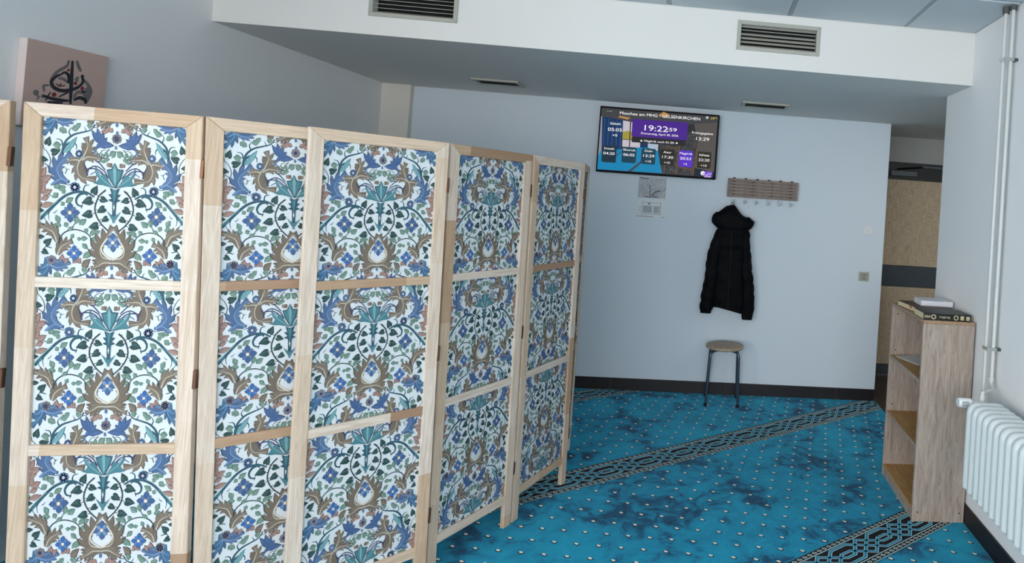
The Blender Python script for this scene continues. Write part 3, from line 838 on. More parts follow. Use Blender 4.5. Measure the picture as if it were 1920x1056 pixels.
# ------------------------------------------------------------------ grilles in the bulkhead
def grille(x0, x1, z0, z1, label, tilt):
    root = empty('wall_grille', ((x0 + x1) / 2, -SD, z0), label, 'vent', 'grilles in the bulkhead')
    ox, oy, oz = root.location
    def part(name, bm, mat, **k):
        for v in bm.verts: v.co -= Vector((ox, oy, oz))
        return ob(name, bm, mat, root, **k)
    e = 0.018; y0, y1 = -SD - 0.008, -SD - 0.0005
    bm = B(); X0, X1, Z0, Z1 = x0 - e, x1 + e, z0 - e, z1 + e
    i = 0.022
    for q in ([(X0, Z0), (X1, Z0), (X1 - i, Z0 + i), (X0 + i, Z0 + i)], [(X0, Z1), (X0 + i, Z1 - i), (X1 - i, Z1 - i), (X1, Z1)], [(X0, Z0), (X0 + i, Z0 + i), (X0 + i, Z1 - i), (X0, Z1)], [(X1, Z0), (X1, Z1), (X1 - i, Z1 - i), (X1 - i, Z0 + i)]):
        prism(bm, q, 'y', y0, y1)
    part('frame', bevel_all(bm, 0.0015), M_GREY)
    bm = B(); box(bm, x0 + 0.001, x1 - 0.001, -SD + 0.050, -SD + 0.058, z0 + 0.001, z1 - 0.001); part('duct_shade', bm, M_DARK)  # near-black sheet stands in for the shade deep in the duct
    n = 6; p = (z1 - z0) / n
    for j, a in enumerate(tilt):
        zc = z0 + p * (j + 0.5); c, s = math.cos(a), math.sin(a); hl, th = 0.0105, 0.0012
        pts = []
        for u, w in ((-hl, -th), (hl, -th), (hl, th), (-hl, th)): pts.append((-SD + 0.014 + u * c - w * s, zc + u * s + w * c))
        bm = B(); prism(bm, pts, 'x', x0 + 0.006, x1 - 0.006); part('louvre', bm, M_GREY)
grille(*VENTS[0], 'grey louvred grille at the top edge, left on the bulkhead', (0.5, 0.2, 0.15, 0.2, 0.3, 0.2))
grille(*VENTS[1], 'grey louvred grille on the bulkhead above the coat rack', (0.1, 0.75, 0.8, 0.75, 0.05, 0.8))

def ceiling_diffuser(xc, yc, w, d, label):
    root = empty('ceiling_diffuser', (xc, yc, HS), label, 'vent', 'diffusers under the bulkhead')
    bm = B(); e = 0.026; h = -0.016
    for q in ((-w / 2, w / 2, -d / 2, -d / 2 + e), (-w / 2, w / 2, d / 2 - e, d / 2), (-w / 2, -w / 2 + e, -d / 2 + e, d / 2 - e), (w / 2 - e, w / 2, -d / 2 + e, d / 2 - e)):
        box(bm, q[0], q[1], q[2], q[3], h, -0.0005, 0.002)
    ob('frame', bm, M_GREY, root)
    bm = B(); box(bm, -w / 2 + e, w / 2 - e, -d / 2 + e, d / 2 - e, -0.003, -0.0006); ob('shade_plate', bm, M_DARK, root)  # near-black plate paints the shade inside the frame
    for j in range(6):
        y = -d / 2 + e + (d - 2 * e) * (j + 0.5) / 6
        bm = B(); prism(bm, [(y - 0.007, -0.013), (y - 0.005, -0.0135), (y + 0.007, -0.005), (y + 0.005, -0.0045)], 'x', -w / 2 + e, w / 2 - e)
        ob('louvre', bm, M_LINE, root)  # dark blade colour paints the unlit underside
ceiling_diffuser(-3.095, -0.565, 0.335, 0.20, 'grey ceiling diffuser in the bulkhead underside left of the television')
ceiling_diffuser(-1.105, -0.50, 0.36, 0.21, 'grey ceiling diffuser in the bulkhead underside above the coat rack')

# ------------------------------------------------------------------ canvas with calligraphy on the left wall
root = empty('wall_canvas', (XL, -2.505, 1.74), 'beige canvas with dark calligraphy drop hanging on left wall', 'painting')
CY0, CY1, CZ0, CZ1, CXF = -2.667, -2.344, 1.735, 2.076, -4.150
def cpart(name, bm, mat):
    for v in bm.verts: v.co -= root.location
    return ob(name, bm, mat, root)
M_CANVAS = plain('canvas_beige', 'c4a99f', 0.8, var=0.08, scale=14, bump=0.15)
M_CEDGE = plain('canvas_edge', 'd8c8c4', 0.8)
bm = B(); box(bm, XL + 0.0006, CXF - 0.001, CY0, CY1, CZ0, CZ1, 0.002); cpart('stretcher', bm, M_CEDGE)
bm = B(); box(bm, CXF - 0.001, CXF, CY0 + 0.001, CY1 - 0.001, CZ0 + 0.001, CZ1 - 0.001); cpart('canvas', bm, M_CANVAS)
def c_at(x, y):
    s = (x - 275) / 705; top = 150 + 165 * s
    return (CY0 + (CY1 - CY0) * s, CZ1 - (y - top) * (0.000425 + 0.000053 * s))
CN = [0]
def c_stroke(col, pts, w0, w1, lay):
    bm = B(); CN[0] += 1; lay += 0.04 * CN[0]
    c = [(p.x, p.y) for p in catmull(pts, 6)]; N = len(c)
    w = [(w0 + (w1 - w0) * i / (N - 1)) / 2 * (0.75 + 0.5 * math.sin(PI * i / (N - 1))) for i in range(N)]
    L, R = offset_line(c, w); x = CXF + 0.0003 * lay
    for i in range(N - 1):
        bm.faces.new([bm.verts.new((x, *c_at(*q))) for q in (L[i], L[i + 1], R[i + 1], R[i])])
    bmesh.ops.remove_doubles(bm, verts=bm.verts[:], dist=1e-6)
    cpart('stroke', bm, col)
def c_blob(col, x, y, r, lay):
    CN[0] += 1; lay += 0.04 * CN[0]
    bm = B(); bm.faces.new([bm.verts.new((CXF + 0.0003 * lay, *c_at(x + r * math.cos(a), y + r * math.sin(a) * 1.1))) for a in (k * PI / 6 for k in range(12))])
    cpart('ink_dot', bm, col)
M_INKG = plain('ink_grey', '6f6d6c', 0.7, var=0.2); M_INKN = plain('ink_navy', '20222e', 0.6, var=0.2); M_INKR = plain('ink_red', '7a2428', 0.6); M_INKW = plain('ink_pale', 'c9bfb4', 0.7)
for s in ([(622, 345), (605, 400), (530, 455), (490, 520), (485, 565)], [(688, 350), (712, 410), (735, 450)], [(760, 520), (815, 580), (840, 650), (800, 745)], [(545, 512), (590, 520), (625, 550)], [(720, 500), (700, 520), (715, 540)], [(690, 690), (720, 640), (780, 655), (810, 735)]): c_stroke(M_INKG, s, 26, 22, 1)
c_stroke(M_INKG, [(790, 600), (825, 650), (800, 740)], 42, 40, 1); c_blob(M_INKG, 375, 650, 24, 1); c_stroke(M_INKG, [(375, 670), (400, 690), (380, 720)], 16, 10, 1); c_stroke(M_INKG, [(425, 580), (440, 640)], 18, 14, 1); c_stroke(M_INKG, [(425, 582), (490, 578)], 18, 10, 1)
c_stroke(M_INKG, [(420, 672), (450, 690)], 34, 20, 1)
c_stroke(M_INKN, [(650, 350), (655, 500), (660, 620), (666, 748)], 26, 26, 3)
c_stroke(M_INKN, [(560, 478), (520, 500), (490, 545), (510, 595), (570, 625), (650, 620), (720, 592), (757, 545), (742, 482)], 26, 26, 3)
c_stroke(M_INKN, [(560, 480), (590, 458), (620, 475), (632, 510), (630, 560)], 20, 22, 3)
c_stroke(M_INKN, [(430, 675), (510, 702), (590, 715), (650, 718)], 26, 24, 3); c_stroke(M_INKN, [(690, 712), (740, 690), (790, 710), (800, 745)], 26, 26, 3); c_stroke(M_INKN, [(470, 735), (530, 738), (600, 740)], 22, 20, 3)
c_stroke(M_INKN, [(490, 640), (465, 690), (455, 725)], 12, 10, 3); c_stroke(M_INKN, [(560, 685), (620, 650), (640, 645)], 14, 12, 3); c_stroke(M_INKN, [(525, 560), (560, 585), (610, 575)], 9, 9, 3); c_stroke(M_INKN, [(755, 630), (795, 640)], 22, 12, 3); c_stroke(M_INKN, [(742, 480), (765, 500)], 20, 8, 3)
for b in ((520, 664, 19), (692, 557, 15), (757, 606, 17), (620, 436, 12), (565, 568, 9), (545, 600, 6)): c_blob(M_INKR, *b, 4)

# ------------------------------------------------------------------ television
TX0, TX1, TZ0, TZ1, TY = -2.437, -1.448, 1.805, 2.350, -0.072
tv = empty('television', ((TX0 + TX1) / 2, 0, TZ0), 'flat wall television showing prayer times on the back wall', 'television')
def tpart(name, bm, mat, parent=None):
    for v in bm.verts: v.co -= tv.location
    return ob(name, bm, mat, parent or tv)
bm = B(); box(bm, TX0, TX1, TY, TY + 0.045, TZ0, TZ1, 0.004); tpart('casing', bm, M_BLACK)
bm = B(); box(bm, TX0 + 0.30, TX1 - 0.30, TY + 0.0455, -0.0005, TZ0 + 0.14, TZ1 - 0.14); tpart('wall_mount', bm, M_BLACK)
E_S = 0.9
def s_at(x, y):
    s = (x - 80) / 1535; top = 62 + 113 * s; bot = 915 + 80 * s; t = (y - top) / (bot - top)
    return (TX0 + (TX1 - TX0) * s, TZ1 - (TZ1 - TZ0) * t)
def s_poly(bm, pts, lay):
    bm.faces.new([bm.verts.new((p[0], TY - 0.0006 - 0.0003 * lay, p[1])) for p in (s_at(*q) for q in pts)])
EM = {}
def em(col, s=1.0):
    if (col, s) not in EM: EM[(col, s)] = emit('screen_' + col, col, E_S * s)
    return EM[(col, s)]
bm = B(); s_poly(bm, [(98, 88), (1597, 196), (1592, 968), (98, 892)], 0)
display = tpart('display', bm, em('2c2d30'))
def s_shape(name, polys, col, lay, s=1.0):
    if 'spots' in name or 'icon' in name or 'script' in name:
        bm = B()
        for p in polys: s_poly(bm, p, lay)
        tpart(name, bm, em(col, s), display)['kind'] = 'stuff'
        return
    for p in polys:
        bm = B(); s_poly(bm, p, lay); tpart(name, bm, em(col, s), display)
def rrect(x0, y0, x1, y1, sl=0.0635, r=18):
    out = []
    for cx, cy, a0 in ((x1 - r, y0 + r, -90), (x1 - r, y1 - r, 0), (x0 + r, y1 - r, 90), (x0 + r, y0 + r, 180)):
        for k in range(5):
            a = math.radians(a0 + k * 22.5); x = cx + r * math.cos(a)
            out.append((x, cy + r * math.sin(a) + sl * (x - x0)))
    return out
# the dim room picture behind the times
s_shape('picture_ceiling', [[(98, 88), (1597, 196), (1590, 270), (1290, 290), (880, 330), (380, 250), (98, 200)]], '424448', 1)
s_shape('picture_lamp', [[(890, 133), (970, 175), (905, 215), (820, 180)], [(330, 190), (470, 215), (440, 240), (315, 212)]], 'b98d55', 2)
s_shape('picture_curtain', [[(115, 200), (380, 250), (390, 625), (135, 640)], [(612, 290), (710, 305), (710, 600), (618, 600)]], '12305c', 2)
s_shape('picture_curtain_fold', [[(x, 215 + (x - 115) * 0.18), (x + 16, 218 + (x - 115) * 0.18), (x + 22, 620), (x + 6, 625)] for x in (140, 190, 245, 300, 350)], '1d4a80', 3)
s_shape('picture_window', [[(380, 252), (612, 292), (618, 600), (393, 590)]], 'c9c3cc', 2)
s_shape('picture_trees', [[(386, 400), (450, 385), (560, 420), (612, 430), (614, 490), (390, 495)]], 'a59a3c', 3)
s_shape('picture_window_bars', [[(470, 268), (485, 270), (490, 595), (478, 595)], [(390, 492), (612, 500), (612, 508), (390, 500)]], '2e2622', 4)
s_shape('picture_left_wall', [[(98, 200), (115, 200), (135, 640), (98, 720)]], '8a93a0', 2)
s_shape('picture_whiteboard', [[(715, 545), (850, 555), (850, 640), (720, 600)]], 'aebfd0', 2)
s_shape('picture_carpet', [[(98, 720), (140, 640), (400, 615), (700, 590), (850, 640), (925, 925), (98, 888)]], '0a86b8', 2)
s_shape('picture_carpet_stripe', [[(480, 908), (530, 910), (770, 690), (740, 690)], [(200, 800), (220, 800), (420, 640), (400, 640)]], '3c4a52', 3)
s_shape('picture_right_wall', [[(1290, 290), (1590, 270), (1590, 900), (1340, 850), (1360, 520)]], '575250', 2)
s_shape('picture_screen', [[(870, 560), (960, 400), (1370, 400), (1330, 948), (930, 928)]], '3c3e41', 2)
s_shape('picture_screen_spots', [[(x, y), (x + 11, y + 9), (x + 3, y + 17), (x - 7, y + 8)] for x, y in ((random.uniform(945, 1330), random.uniform(415, 910)) for i in range(260))], '1c2028', 3)
s_shape('picture_screen_spots', [[(x, y), (x + 8, y + 6), (x + 1, y + 11)] for x, y in ((random.uniform(945, 1330), random.uniform(415, 910)) for i in range(160))], '7d8488', 3.4)
s_shape('picture_screen_wood', [[(955, 480), (965, 480), (955, 925), (942, 925)], [(1118, 470), (1136, 470), (1110, 935), (1092, 935)], [(1355, 500), (1368, 500), (1325, 945), (1308, 945)], [(960, 578), (1110, 602), (1110, 616), (960, 592)], [(890, 705), (1090, 800), (1090, 815), (890, 722)], [(1130, 835), (1310, 870), (1310, 884), (1130, 850)]], '6b4c30', 4)
s_shape('picture_dark_floor', [[(1340, 850), (1590, 900), (1592, 966), (1330, 948)]], '101d33', 3)
# cards
s_shape('clock_card', [rrect(500, 230, 1213, 455)], '4a2390', 6)
s_shape('countdown_card', [rrect(505, 455, 1200, 530)], '24222a', 5)
for nm, (x0, y0, x1, y1), col in (('prayer_card', (142, 572, 326, 790), '15303f'), ('prayer_card', (396, 592, 578, 792), '123d50'), ('prayer_card', (642, 605, 824, 806), '123d50'), ('prayer_card', (884, 612, 1066, 815), '24241f'), ('prayer_card', (1124, 625, 1304, 835), '5a30c8'), ('prayer_card', (1364, 638, 1540, 848), '2d281f')):
    s_shape(nm, [rrect(x0, y0, x1, y1)], col, 6)
# temperature / sun / logo
s_shape('sun_icon', [[(1453 + 14 * math.cos(a), 208 + 14 * math.sin(a)) for a in (k * PI / 5 for k in range(10))]] + [[(1453 + 18 * math.cos(a - 0.1), 208 + 18 * math.sin(a - 0.1)), (1453 + 26 * math.cos(a), 208 + 26 * math.sin(a)), (1453 + 18 * math.cos(a + 0.1), 208 + 18 * math.sin(a + 0.1))] for a in (k * PI / 4 for k in range(8))], 'e8e8e8', 7)
s_shape('status_dot', [[(178 + 7 * math.cos(a), 132 + 7 * math.sin(a)) for a in (k * PI / 4 for k in range(8))], ], '4fd040', 7)
s_shape('logo_pill', [rrect(1420, 885, 1572, 940, 0.05, 26)], '7a4fd0', 6); s_shape('logo_pill_low', [rrect(1462, 930, 1562, 966, 0.05, 14)], 'a98fd8', 6)
s_shape('logo_disc', [[(1445 + 28 * math.cos(a), 915 + 28 * math.sin(a)) for a in (k * PI / 8 for k in range(16))]], 'f4f4f8', 7)
s_shape('logo_hands', [[(1444, 915), (1470, 916), (1470, 922), (1450, 922), (1450, 940), (1444, 940)]], '7a4fd0', 8)
def s_line(pts, w):
    L, R = offset_line(pts, w); return [[L[i], L[i + 1], R[i + 1], R[i]] for i in range(len(pts) - 1)]
s_shape('logo_script', s_line([(1482, 930), (1500, 938), (1515, 925), (1525, 915), (1532, 930), (1548, 928), (1556, 910)], 3) + s_line([(1484, 952), (1545, 955)], 2), 'e8e0f8', 8)
s_shape('mosque_icon', [[(614, 520), (620, 505), (630, 498), (640, 505), (646, 520)], [(1068, 545), (1074, 530), (1084, 523), (1094, 530), (1100, 545)]], 'f2f2f2', 7)
def text(body, x, y, h, col='f4f4f4', align='CENTER', wfit=None):
    """y = baseline, h = capital height, both in picture units of the display"""
    cu = bpy.data.curves.new('txt', 'FONT'); cu.body = body; cu.align_x = align
    k = (TZ1 - TZ0) / 853.0
    cu.size = h * k / 0.70; cu.offset = 0.0
    o = bpy.data.objects.new('txt', cu); COL.objects.link(o)
    dg = bpy.context.evaluated_depsgraph_get(); dg.update()
    me = bpy.data.meshes.new_from_object(o.evaluated_get(dg))
    bpy.data.objects.remove(o)
    px, pz = s_at(x, y)
    xs = [v.co.x for v in me.vertices]; sx = 1.0
    if wfit and xs: sx = wfit * (TX1 - TX0) / 1535 / (max(xs) - min(xs))
    for v in me.vertices: v.co = Vector((px + v.co.x * sx, TY - 0.0006 - 0.0003 * 9, pz + v.co.y)) - tv.location
    me.materials.clear()
    o = ob('text', me, em(col, 1.25), display)
    return o
text('Moschee am MHG - GELSENKIRCHEN', 848, 208, 38, wfit=1030)
text('19', 1522, 232, 28, 'e8cf3a', wfit=40); text('°C', 1567, 222, 18, 'e8cf3a', wfit=34)
s_shape('status_line', [[(192, 129), (236, 132), (236, 139), (192, 136)]], '9a9c9c', 7)
text('Sabah', 288, 308, 30, wfit=134); text('05:05', 288, 392, 42, wfit=178); text('+0', 288, 460, 32, wfit=64)
text('19:22', 797, 386, 72, wfit=298); text(':59', 1012, 388, 46, wfit=120)
text('Donnerstag, April 30, 2026', 857, 440, 26, wfit=478); text('Maghrib nach 01:30', 857, 535, 26, wfit=380)
text('Freitagsgebet', 1408, 420, 28, wfit=275); text('13:29', 1408, 500, 42, wfit=168)
for nm, tm, add, x, y in (('Imsak', '04:20', '', 232, 630), ('Shuruk', '06:05', '', 486, 645), ('Dohr', '13:29', '+10', 734, 655), ('Assr', '17:30', '+10', 975, 668), ('Maghrib', '20:53', '+5', 1212, 682), ('Ishaa', '22:20', '+10', 1450, 698)):
    text(nm, x, y, 28, wfit=min(160, 27 * len(nm) - 4)); text(tm, x, y + 66, 34, wfit=142)
    if add: text(add, x, y + 132, 26, wfit=76 if len(add) > 2 else 46)

# ------------------------------------------------------------------ sheets under the television
def print_grey():
    t = NT('grey_photo_print')
    n = t.noise(t.mapping(t.obj(), (1, 1, 1.3)), 16, 6, 0.7, 2.0); n2 = t.noise(t.obj(), 60, 3, 0.7, 1.0)
    f = t.math('ADD', t.math('MULTIPLY', n, 0.8), t.math('MULTIPLY', n2, 0.25))
    return t.done(t.ramp(f, [(0.33, lin('5c676e')), (0.47, lin('98a0a6')), (0.58, lin('b3b3b8')), (0.72, lin('d4d2d2'))]), 0.5)
sheet = empty('photo_sheet', (-1.972, 0, 1.609), 'grey photo print taped to the wall below television', 'poster')
bm = B(); box(bm, -0.121, 0.121, -0.0016, -0.0003, 0, 0.185); ob('sheet', bm, M_PAPER, sheet)
bm = B(); box(bm, -0.115, 0.115, -0.0022, -0.0017, 0.006, 0.180); ob('picture', bm, print_grey(), sheet)
bm = B()
for pts, w in (([(-0.02, 0.115), (-0.018, 0.03), (0.02, 0.028)], 0.004), ([(0.0, 0.03), (0.03, 0.06), (0.07, 0.07)], 0.006), ([(-0.06, 0.014), (0.06, 0.016)], 0.004), ([(-0.11, 0.172), (-0.04, 0.166)], 0.004)):
    L, R = offset_line(pts, w)
    for i in range(len(pts) - 1): bm.faces.new([bm.verts.new((q[0], -0.0025, q[1])) for q in (L[i], L[i + 1], R[i + 1], R[i])])
ob('dark_marks', bm, plain('print_dark', '566067', 0.6), sheet)
notice = empty('notice_sheet', (-1.968, 0, 1.452), 'pale notice sheet with framed box below the photo print', 'notice')
bm = B(); box(bm, -0.120, 0.120, -0.0016, -0.0003, 0, 0.143); ob('sheet', bm, M_PAPER, notice)
M_PL = plain('print_line', '77827f', 0.7); M_PB = plain('print_block', '9fabad', 0.7)
bm = B(); x0, x1, z0, z1, w = -0.080, 0.078, 0.026, 0.126, 0.003
for q in ((x0, x1, z0, z0 + w), (x0, x1, z1 - w, z1), (x0, x0 + w, z0 + w, z1 - w), (x1 - w * 1.5, x1, z0 + w, z1 - w)): box(bm, q[0], q[1], -0.0022, -0.0017, q[2], q[3])
box(bm, -0.118, 0.02, -0.0022, -0.0017, 0.004, 0.009); box(bm, 0.085, 0.112, -0.0022, -0.0017, 0.004, 0.008)
box(bm, -0.03, -0.008, -0.0022, -0.0017, 0.108, 0.121)
for z in (0.05, 0.062, 0.08): box(bm, -0.106, -0.088, -0.0022, -0.0017, z, z + 0.003)
ob('frame_lines', bm, M_PL, notice)
bm = B(); box(bm, -0.070, 0.005, -0.0022, -0.0017, 0.038, 0.098); box(bm, 0.018, 0.066, -0.0022, -0.0017, 0.038, 0.098); ob('print_blocks', bm, M_PB, notice)

# ------------------------------------------------------------------ coat rack and jacket
rack = empty('coat_rack', (-1.042, 0, 1.67), 'slatted dark wood coat rack with metal hooks on back wall', 'coat rack')
RX0, RX1 = -0.300, 0.301
bm = B(); box(bm, RX0, RX1, -0.010, 0.010, -0.0112, 0.0112, 0.0015); slat_me = mesh_of('slat', bm, M_SLAT)
for i in range(6): ob('slat', slat_me, None, rack, loc=(0, -0.036, 0.0145 + 0.0266 * i))
bm = B(); box(bm, -0.013, 0.013, -0.012, 0.012, -0.073, 0.073, 0.001); bat = mesh_of('batten', bm, plain('rack_batten', '3a2c22', 0.6))
for x in (-0.245, -0.083, 0.085, 0.243): ob('batten', bat, None, rack, loc=(x, -0.0135, 0.081))
bm = B()
box(bm, -0.0035, 0.0035, -0.003, 0.0, -0.030, 0.158, 0.001)
tube(bm, bend([(0, -0.002, -0.028), (0, -0.010, -0.046), (0, -0.040, -0.046), (0, -0.052, -0.034)], 0.01, 4), 0.0045, 8)
lathe(bm, [(0.0, -0.064), (0.010, -0.062), (0.013, -0.056), (0.011, -0.050), (0.004, -0.047)], (0, 0, -0.034), 'y', 12)
hook_me = mesh_of('hook', bm, plain('hook_metal', 'a9b2b8', 0.4, 0.4))
bm = B(); lathe(bm, [(0.004, 0.0), (0.012, 0.002), (0.012, 0.008), (0.0, 0.012)], (0, -0.034, 0), 'z', 12)
tube(bm, [(0, -0.001, 0.0), (0, -0.034, 0.002)], 0.004, 8); knob_me = mesh_of('knob', bm, M_RUBBER)
for i in range(6):
    x = -0.2465 + 0.0985 * i
    h = ob('hook', hook_me, None, rack, loc=(x, -0.0205 + 0.019, 0), smooth=False)
    ob('knob', knob_me, None, h, loc=(0, 0, 0.157))

jacket = empty('winter_jacket', (-1.28, -0.05, 0.65), 'black quilted winter jacket hanging from the first rack hook', 'jacket')
def loft(bm, rings, quilt=0.0, qp=0.085, n=28, caps=True, sub=4):
    """rings: (z, xl, xr, yfront, yback); superellipse sections, quilted"""
    R = []
    for i in range(len(rings) - 1):
        for k in range(sub):
            t = k / sub; R.append([a + (b - a) * t for a, b in zip(rings[i], rings[i + 1])])
    R.append(list(rings[-1]))
    loops = []
    for z, xl, xr, yf, yb in R:
        cx, cy, rx, ry = (xl + xr) / 2, (yf + yb) / 2, (xr - xl) / 2, (yb - yf) / 2
        q = abs(math.sin(PI * z / qp)) ** 0.55 if quilt else 1
        loop = []
        for k in range(n):
            a = 2 * PI * k / n; c, s = math.cos(a), math.sin(a)
            c2 = math.copysign(abs(c) ** 0.75, c); s2 = math.copysign(abs(s) ** 0.75, s)
            e = quilt * (q - 1)
            yy = cy + (ry + e) * s2 + 0.004 * math.sin(31 * z + 4 * a)
            loop.append(bm.verts.new((cx + (rx + e) * c2 + 0.003 * math.sin(17 * z + 3 * a), min(yy, -0.004), z)))
        loops.append(loop)
    for i in range(len(loops) - 1):
        for k in range(n): bm.faces.new((loops[i][k], loops[i][(k + 1) % n], loops[i + 1][(k + 1) % n], loops[i + 1][k]))
    if caps: bm.faces.new(loops[0]); bm.faces.new(loops[-1])
    return bm
def jpart(name, bm, mat, lab=None):
    for v in bm.verts: v.co -= jacket.location
    o = ob(name, bm, mat, jacket, smooth=True)
    if lab: o['label'] = lab
    return o
bm = loft(B(), [(1.44, -1.37, -1.17, -0.150, -0.03), (1.40, -1.40, -1.138, -0.150, -0.02), (1.31, -1.415, -1.140, -0.140, -0.01), (1.21, -1.425, -1.135, -0.135, -0.01), (1.10, -1.425, -1.130, -0.130, -0.01), (0.97, -1.42, -1.125, -0.125, -0.01), (0.84, -1.415, -1.120, -0.120, -0.01), (0.745, -1.40, -1.13, -0.112, -0.02)], 0.012, 0.095)
for v in bm.verts:      # hem slopes down to the right
    if v.co.z < 0.84: v.co.z -= max(0, (v.co.x + 1.32)) * 0.28 * (0.84 - v.co.z) / 0.095
jpart('body', bm, M_FABRIC)
bm = loft(B(), [(1.395, -1.412, -1.340, -0.125, -0.015), (1.309, -1.441, -1.345, -0.135, -0.01), (1.213, -1.466, -1.355, -0.140, -0.01), (1.107, -1.480, -1.360, -0.142, -0.01), (1.031, -1.484, -1.365, -0.142, -0.01), (0.935, -1.490, -1.372, -0.138, -0.01), (0.839, -1.501, -1.380, -0.132, -0.012), (0.745, -1.507, -1.390, -0.124, -0.015), (0.692, -1.505, -1.402, -0.112, -0.025)], 0.010, 0.088, 20); jpart('sleeve', bm, M_FABRIC)
bm = loft(B(), [(1.395, -1.200, -1.130, -0.125, -0.015), (1.366, -1.21, -1.122, -0.13, -0.01), (1.287, -1.20, -1.122, -0.138, -0.01), (1.208, -1.20, -1.108, -0.140, -0.01), (1.104, -1.19, -1.090, -0.142, -0.01), (1.045, -1.185, -1.078, -0.142, -0.01), (0.969, -1.178, -1.065, -0.140, -0.01), (0.844, -1.170, -1.054, -0.135, -0.01), (0.71, -1.162, -1.045, -0.124, -0.015), (0.655, -1.150, -1.060, -0.112, -0.025)], 0.010, 0.088, 20); jpart('sleeve', bm, M_FABRIC)
bm = loft(B(), [(1.605, -1.296, -1.272, -0.085, -0.03), (1.592, -1.338, -1.262, -0.115, -0.02), (1.56, -1.375, -1.238, -0.150, -0.012), (1.527, -1.420, -1.205, -0.165, -0.01), (1.50, -1.447, -1.165, -0.172, -0.01), (1.465, -1.460, -1.125, -0.172, -0.01), (1.445, -1.452, -1.098, -0.170, -0.01), (1.42, -1.428, -1.112, -0.165, -0.01), (1.398, -1.404, -1.134, -0.158, -0.015)], 0.004, 0.07, 28)
for v in bm.verts:      # collar corner on the right pokes up
    if v.co.x > -1.175 and v.co.z > 1.44: v.co.z += 0.028 * min(1, (v.co.x + 1.175) / 0.03); v.co.x = min(v.co.x + 0.006, -1.094)
    if v.co.x < -1.41 and v.co.z > 1.46: v.co.z += 0.012
jpart('hood', bm, M_FABRIC)
bm = B()
L = [(-1.285, 1.395), (-1.28, 1.25), (-1.272, 1.05), (-1.278, 0.88), (-1.27, 0.745)]
tube(bm, [(x, -0.148 + 0.006 * i, z) for i, (x, z) in enumerate(L)], 0.004, 6); jpart('zipper', bm, M_FABRIC2)
bm = B(); tube(bm, [(-1.299, -0.056, 1.598), (-1.297, -0.062, 1.620), (-1.2885, -0.064, 1.628), (-1.280, -0.062, 1.620), (-1.277, -0.056, 1.598)], 0.0028, 6); jpart('hanging_loop', bm, M_FABRIC2)

# ------------------------------------------------------------------ stool
stool = empty('stool', (-1.278, -0.205, 0), 'round wooden stool with dark steel tube legs against back wall', 'stool')
bm = B(); lathe(bm, [(0.0, 0.440), (0.146, 0.440), (0.153, 0.444), (0.156, 0.452), (0.153, 0.462), (0.146, 0.466), (0.0, 0.466)], n=40); ob('seat', bm, M_STOOLW, stool, smooth=True)
for sx in (-1, 1):
    for sy in (-1, 1):
        bm = B(); tube(bm, bend([(0.045 * sx, 0.05 * sy, 0.430), (0.112 * sx, 0.108 * sy, 0.430), (0.128 * sx, 0.122 * sy, 0.012)], 0.05, 6), 0.0105, 12)
        leg = ob('leg', bm, M_STEEL, stool, smooth=True)
        bm = B(); lathe(bm, [(0.0125, 0.0), (0.0135, 0.004), (0.0135, 0.024), (0.0115, 0.026)], (0.128 * sx, 0.122 * sy, 0), n=12); ob('foot_cap', bm, M_RUBBER, leg, smooth=True)
bm = B(); lathe(bm, [(0.0, 0.4225), (0.075, 0.4225), (0.075, 0.4395), (0.0, 0.4395)], n=24); ob('under_plate', bm, M_RUBBER, stool)

# ------------------------------------------------------------------ switches on the back wall
sw = empty('light_switch', (-0.103, 0, 1.466), 'white rocker light switch, upper one by the passage', 'switch')
bm = B(); box(bm, -0.042, 0.042, -0.010, -0.0005, -0.040, 0.040, 0.004, 2); ob('plate', bm, M_WHITEP, sw)
bm = B(); box(bm, -0.030, 0.030, -0.014, -0.0102, -0.030, 0.030, 0.002); r_ = ob('rocker', bm, M_WHITEP, sw)
bm = B(); box(bm, -0.002, 0.008, -0.0146, -0.0141, -0.012, -0.008); ob('mark', bm, M_LINE, r_)
sk = empty('control_panel', (-0.114, 0, 1.063), 'beige square control plate with symbol, lower one by the passage', 'switch')
bm = B(); box(bm, -0.046, 0.046, -0.010, -0.0005, -0.041, 0.041, 0.004, 2); ob('plate', bm, M_GREYP, sk)
bm = B(); box(bm, -0.034, 0.034, -0.013, -0.0102, -0.032, 0.032, 0.002); r_ = ob('insert', bm, plain('insert_beige', '9c9b8f', 0.5), sk)
bm = B()
for q in ((-0.018, 0.018, 0.012, 0.016), (-0.018, 0.018, -0.020, -0.016), (-0.002, 0.002, -0.015, 0.011)): box(bm, q[0], q[1], -0.0136, -0.0131, q[2], q[3])
ob('symbol', bm, M_LINE, r_)

# ------------------------------------------------------------------ bookcase
BX0, BX1, BY0, BY1, BZ = -0.297, -0.014, -2.038, -1.457, 1.067
T = 0.018
bk = empty('bookcase', ((BX0 + BX1) / 2, (BY0 + BY1) / 2, 0), 'low oak bookcase with open shelves against the right wall', 'bookcase')
def bpart(name, mat, x0, x1, y0, y1, z0, z1, bev=0.0012):
    bm = B(); box(bm, x0, x1, y0, y1, z0, z1, bev)
    for v in bm.verts: v.co -= bk.location
    return ob(name, bm, mat, bk)
n1 = bpart('side_panel', M_OAK, BX0, BX1, BY0, BY0 + T, 0, BZ - T - 0.0005)
n2 = bpart('side_panel', M_OAK, BX0, BX1, BY1 - T, BY1, 0, BZ - T - 0.0005)
bpart('top_panel', oak('oak_top', '7f6650', 'a5876c', 'b99d82', 'y'), BX0, BX1, BY0, BY1, BZ - T, BZ)
bpart('back_panel', M_OAK, BX1 - 0.006, BX1 - 0.001, BY0 + T, BY1 - T, 0.01, BZ - T - 0.001)
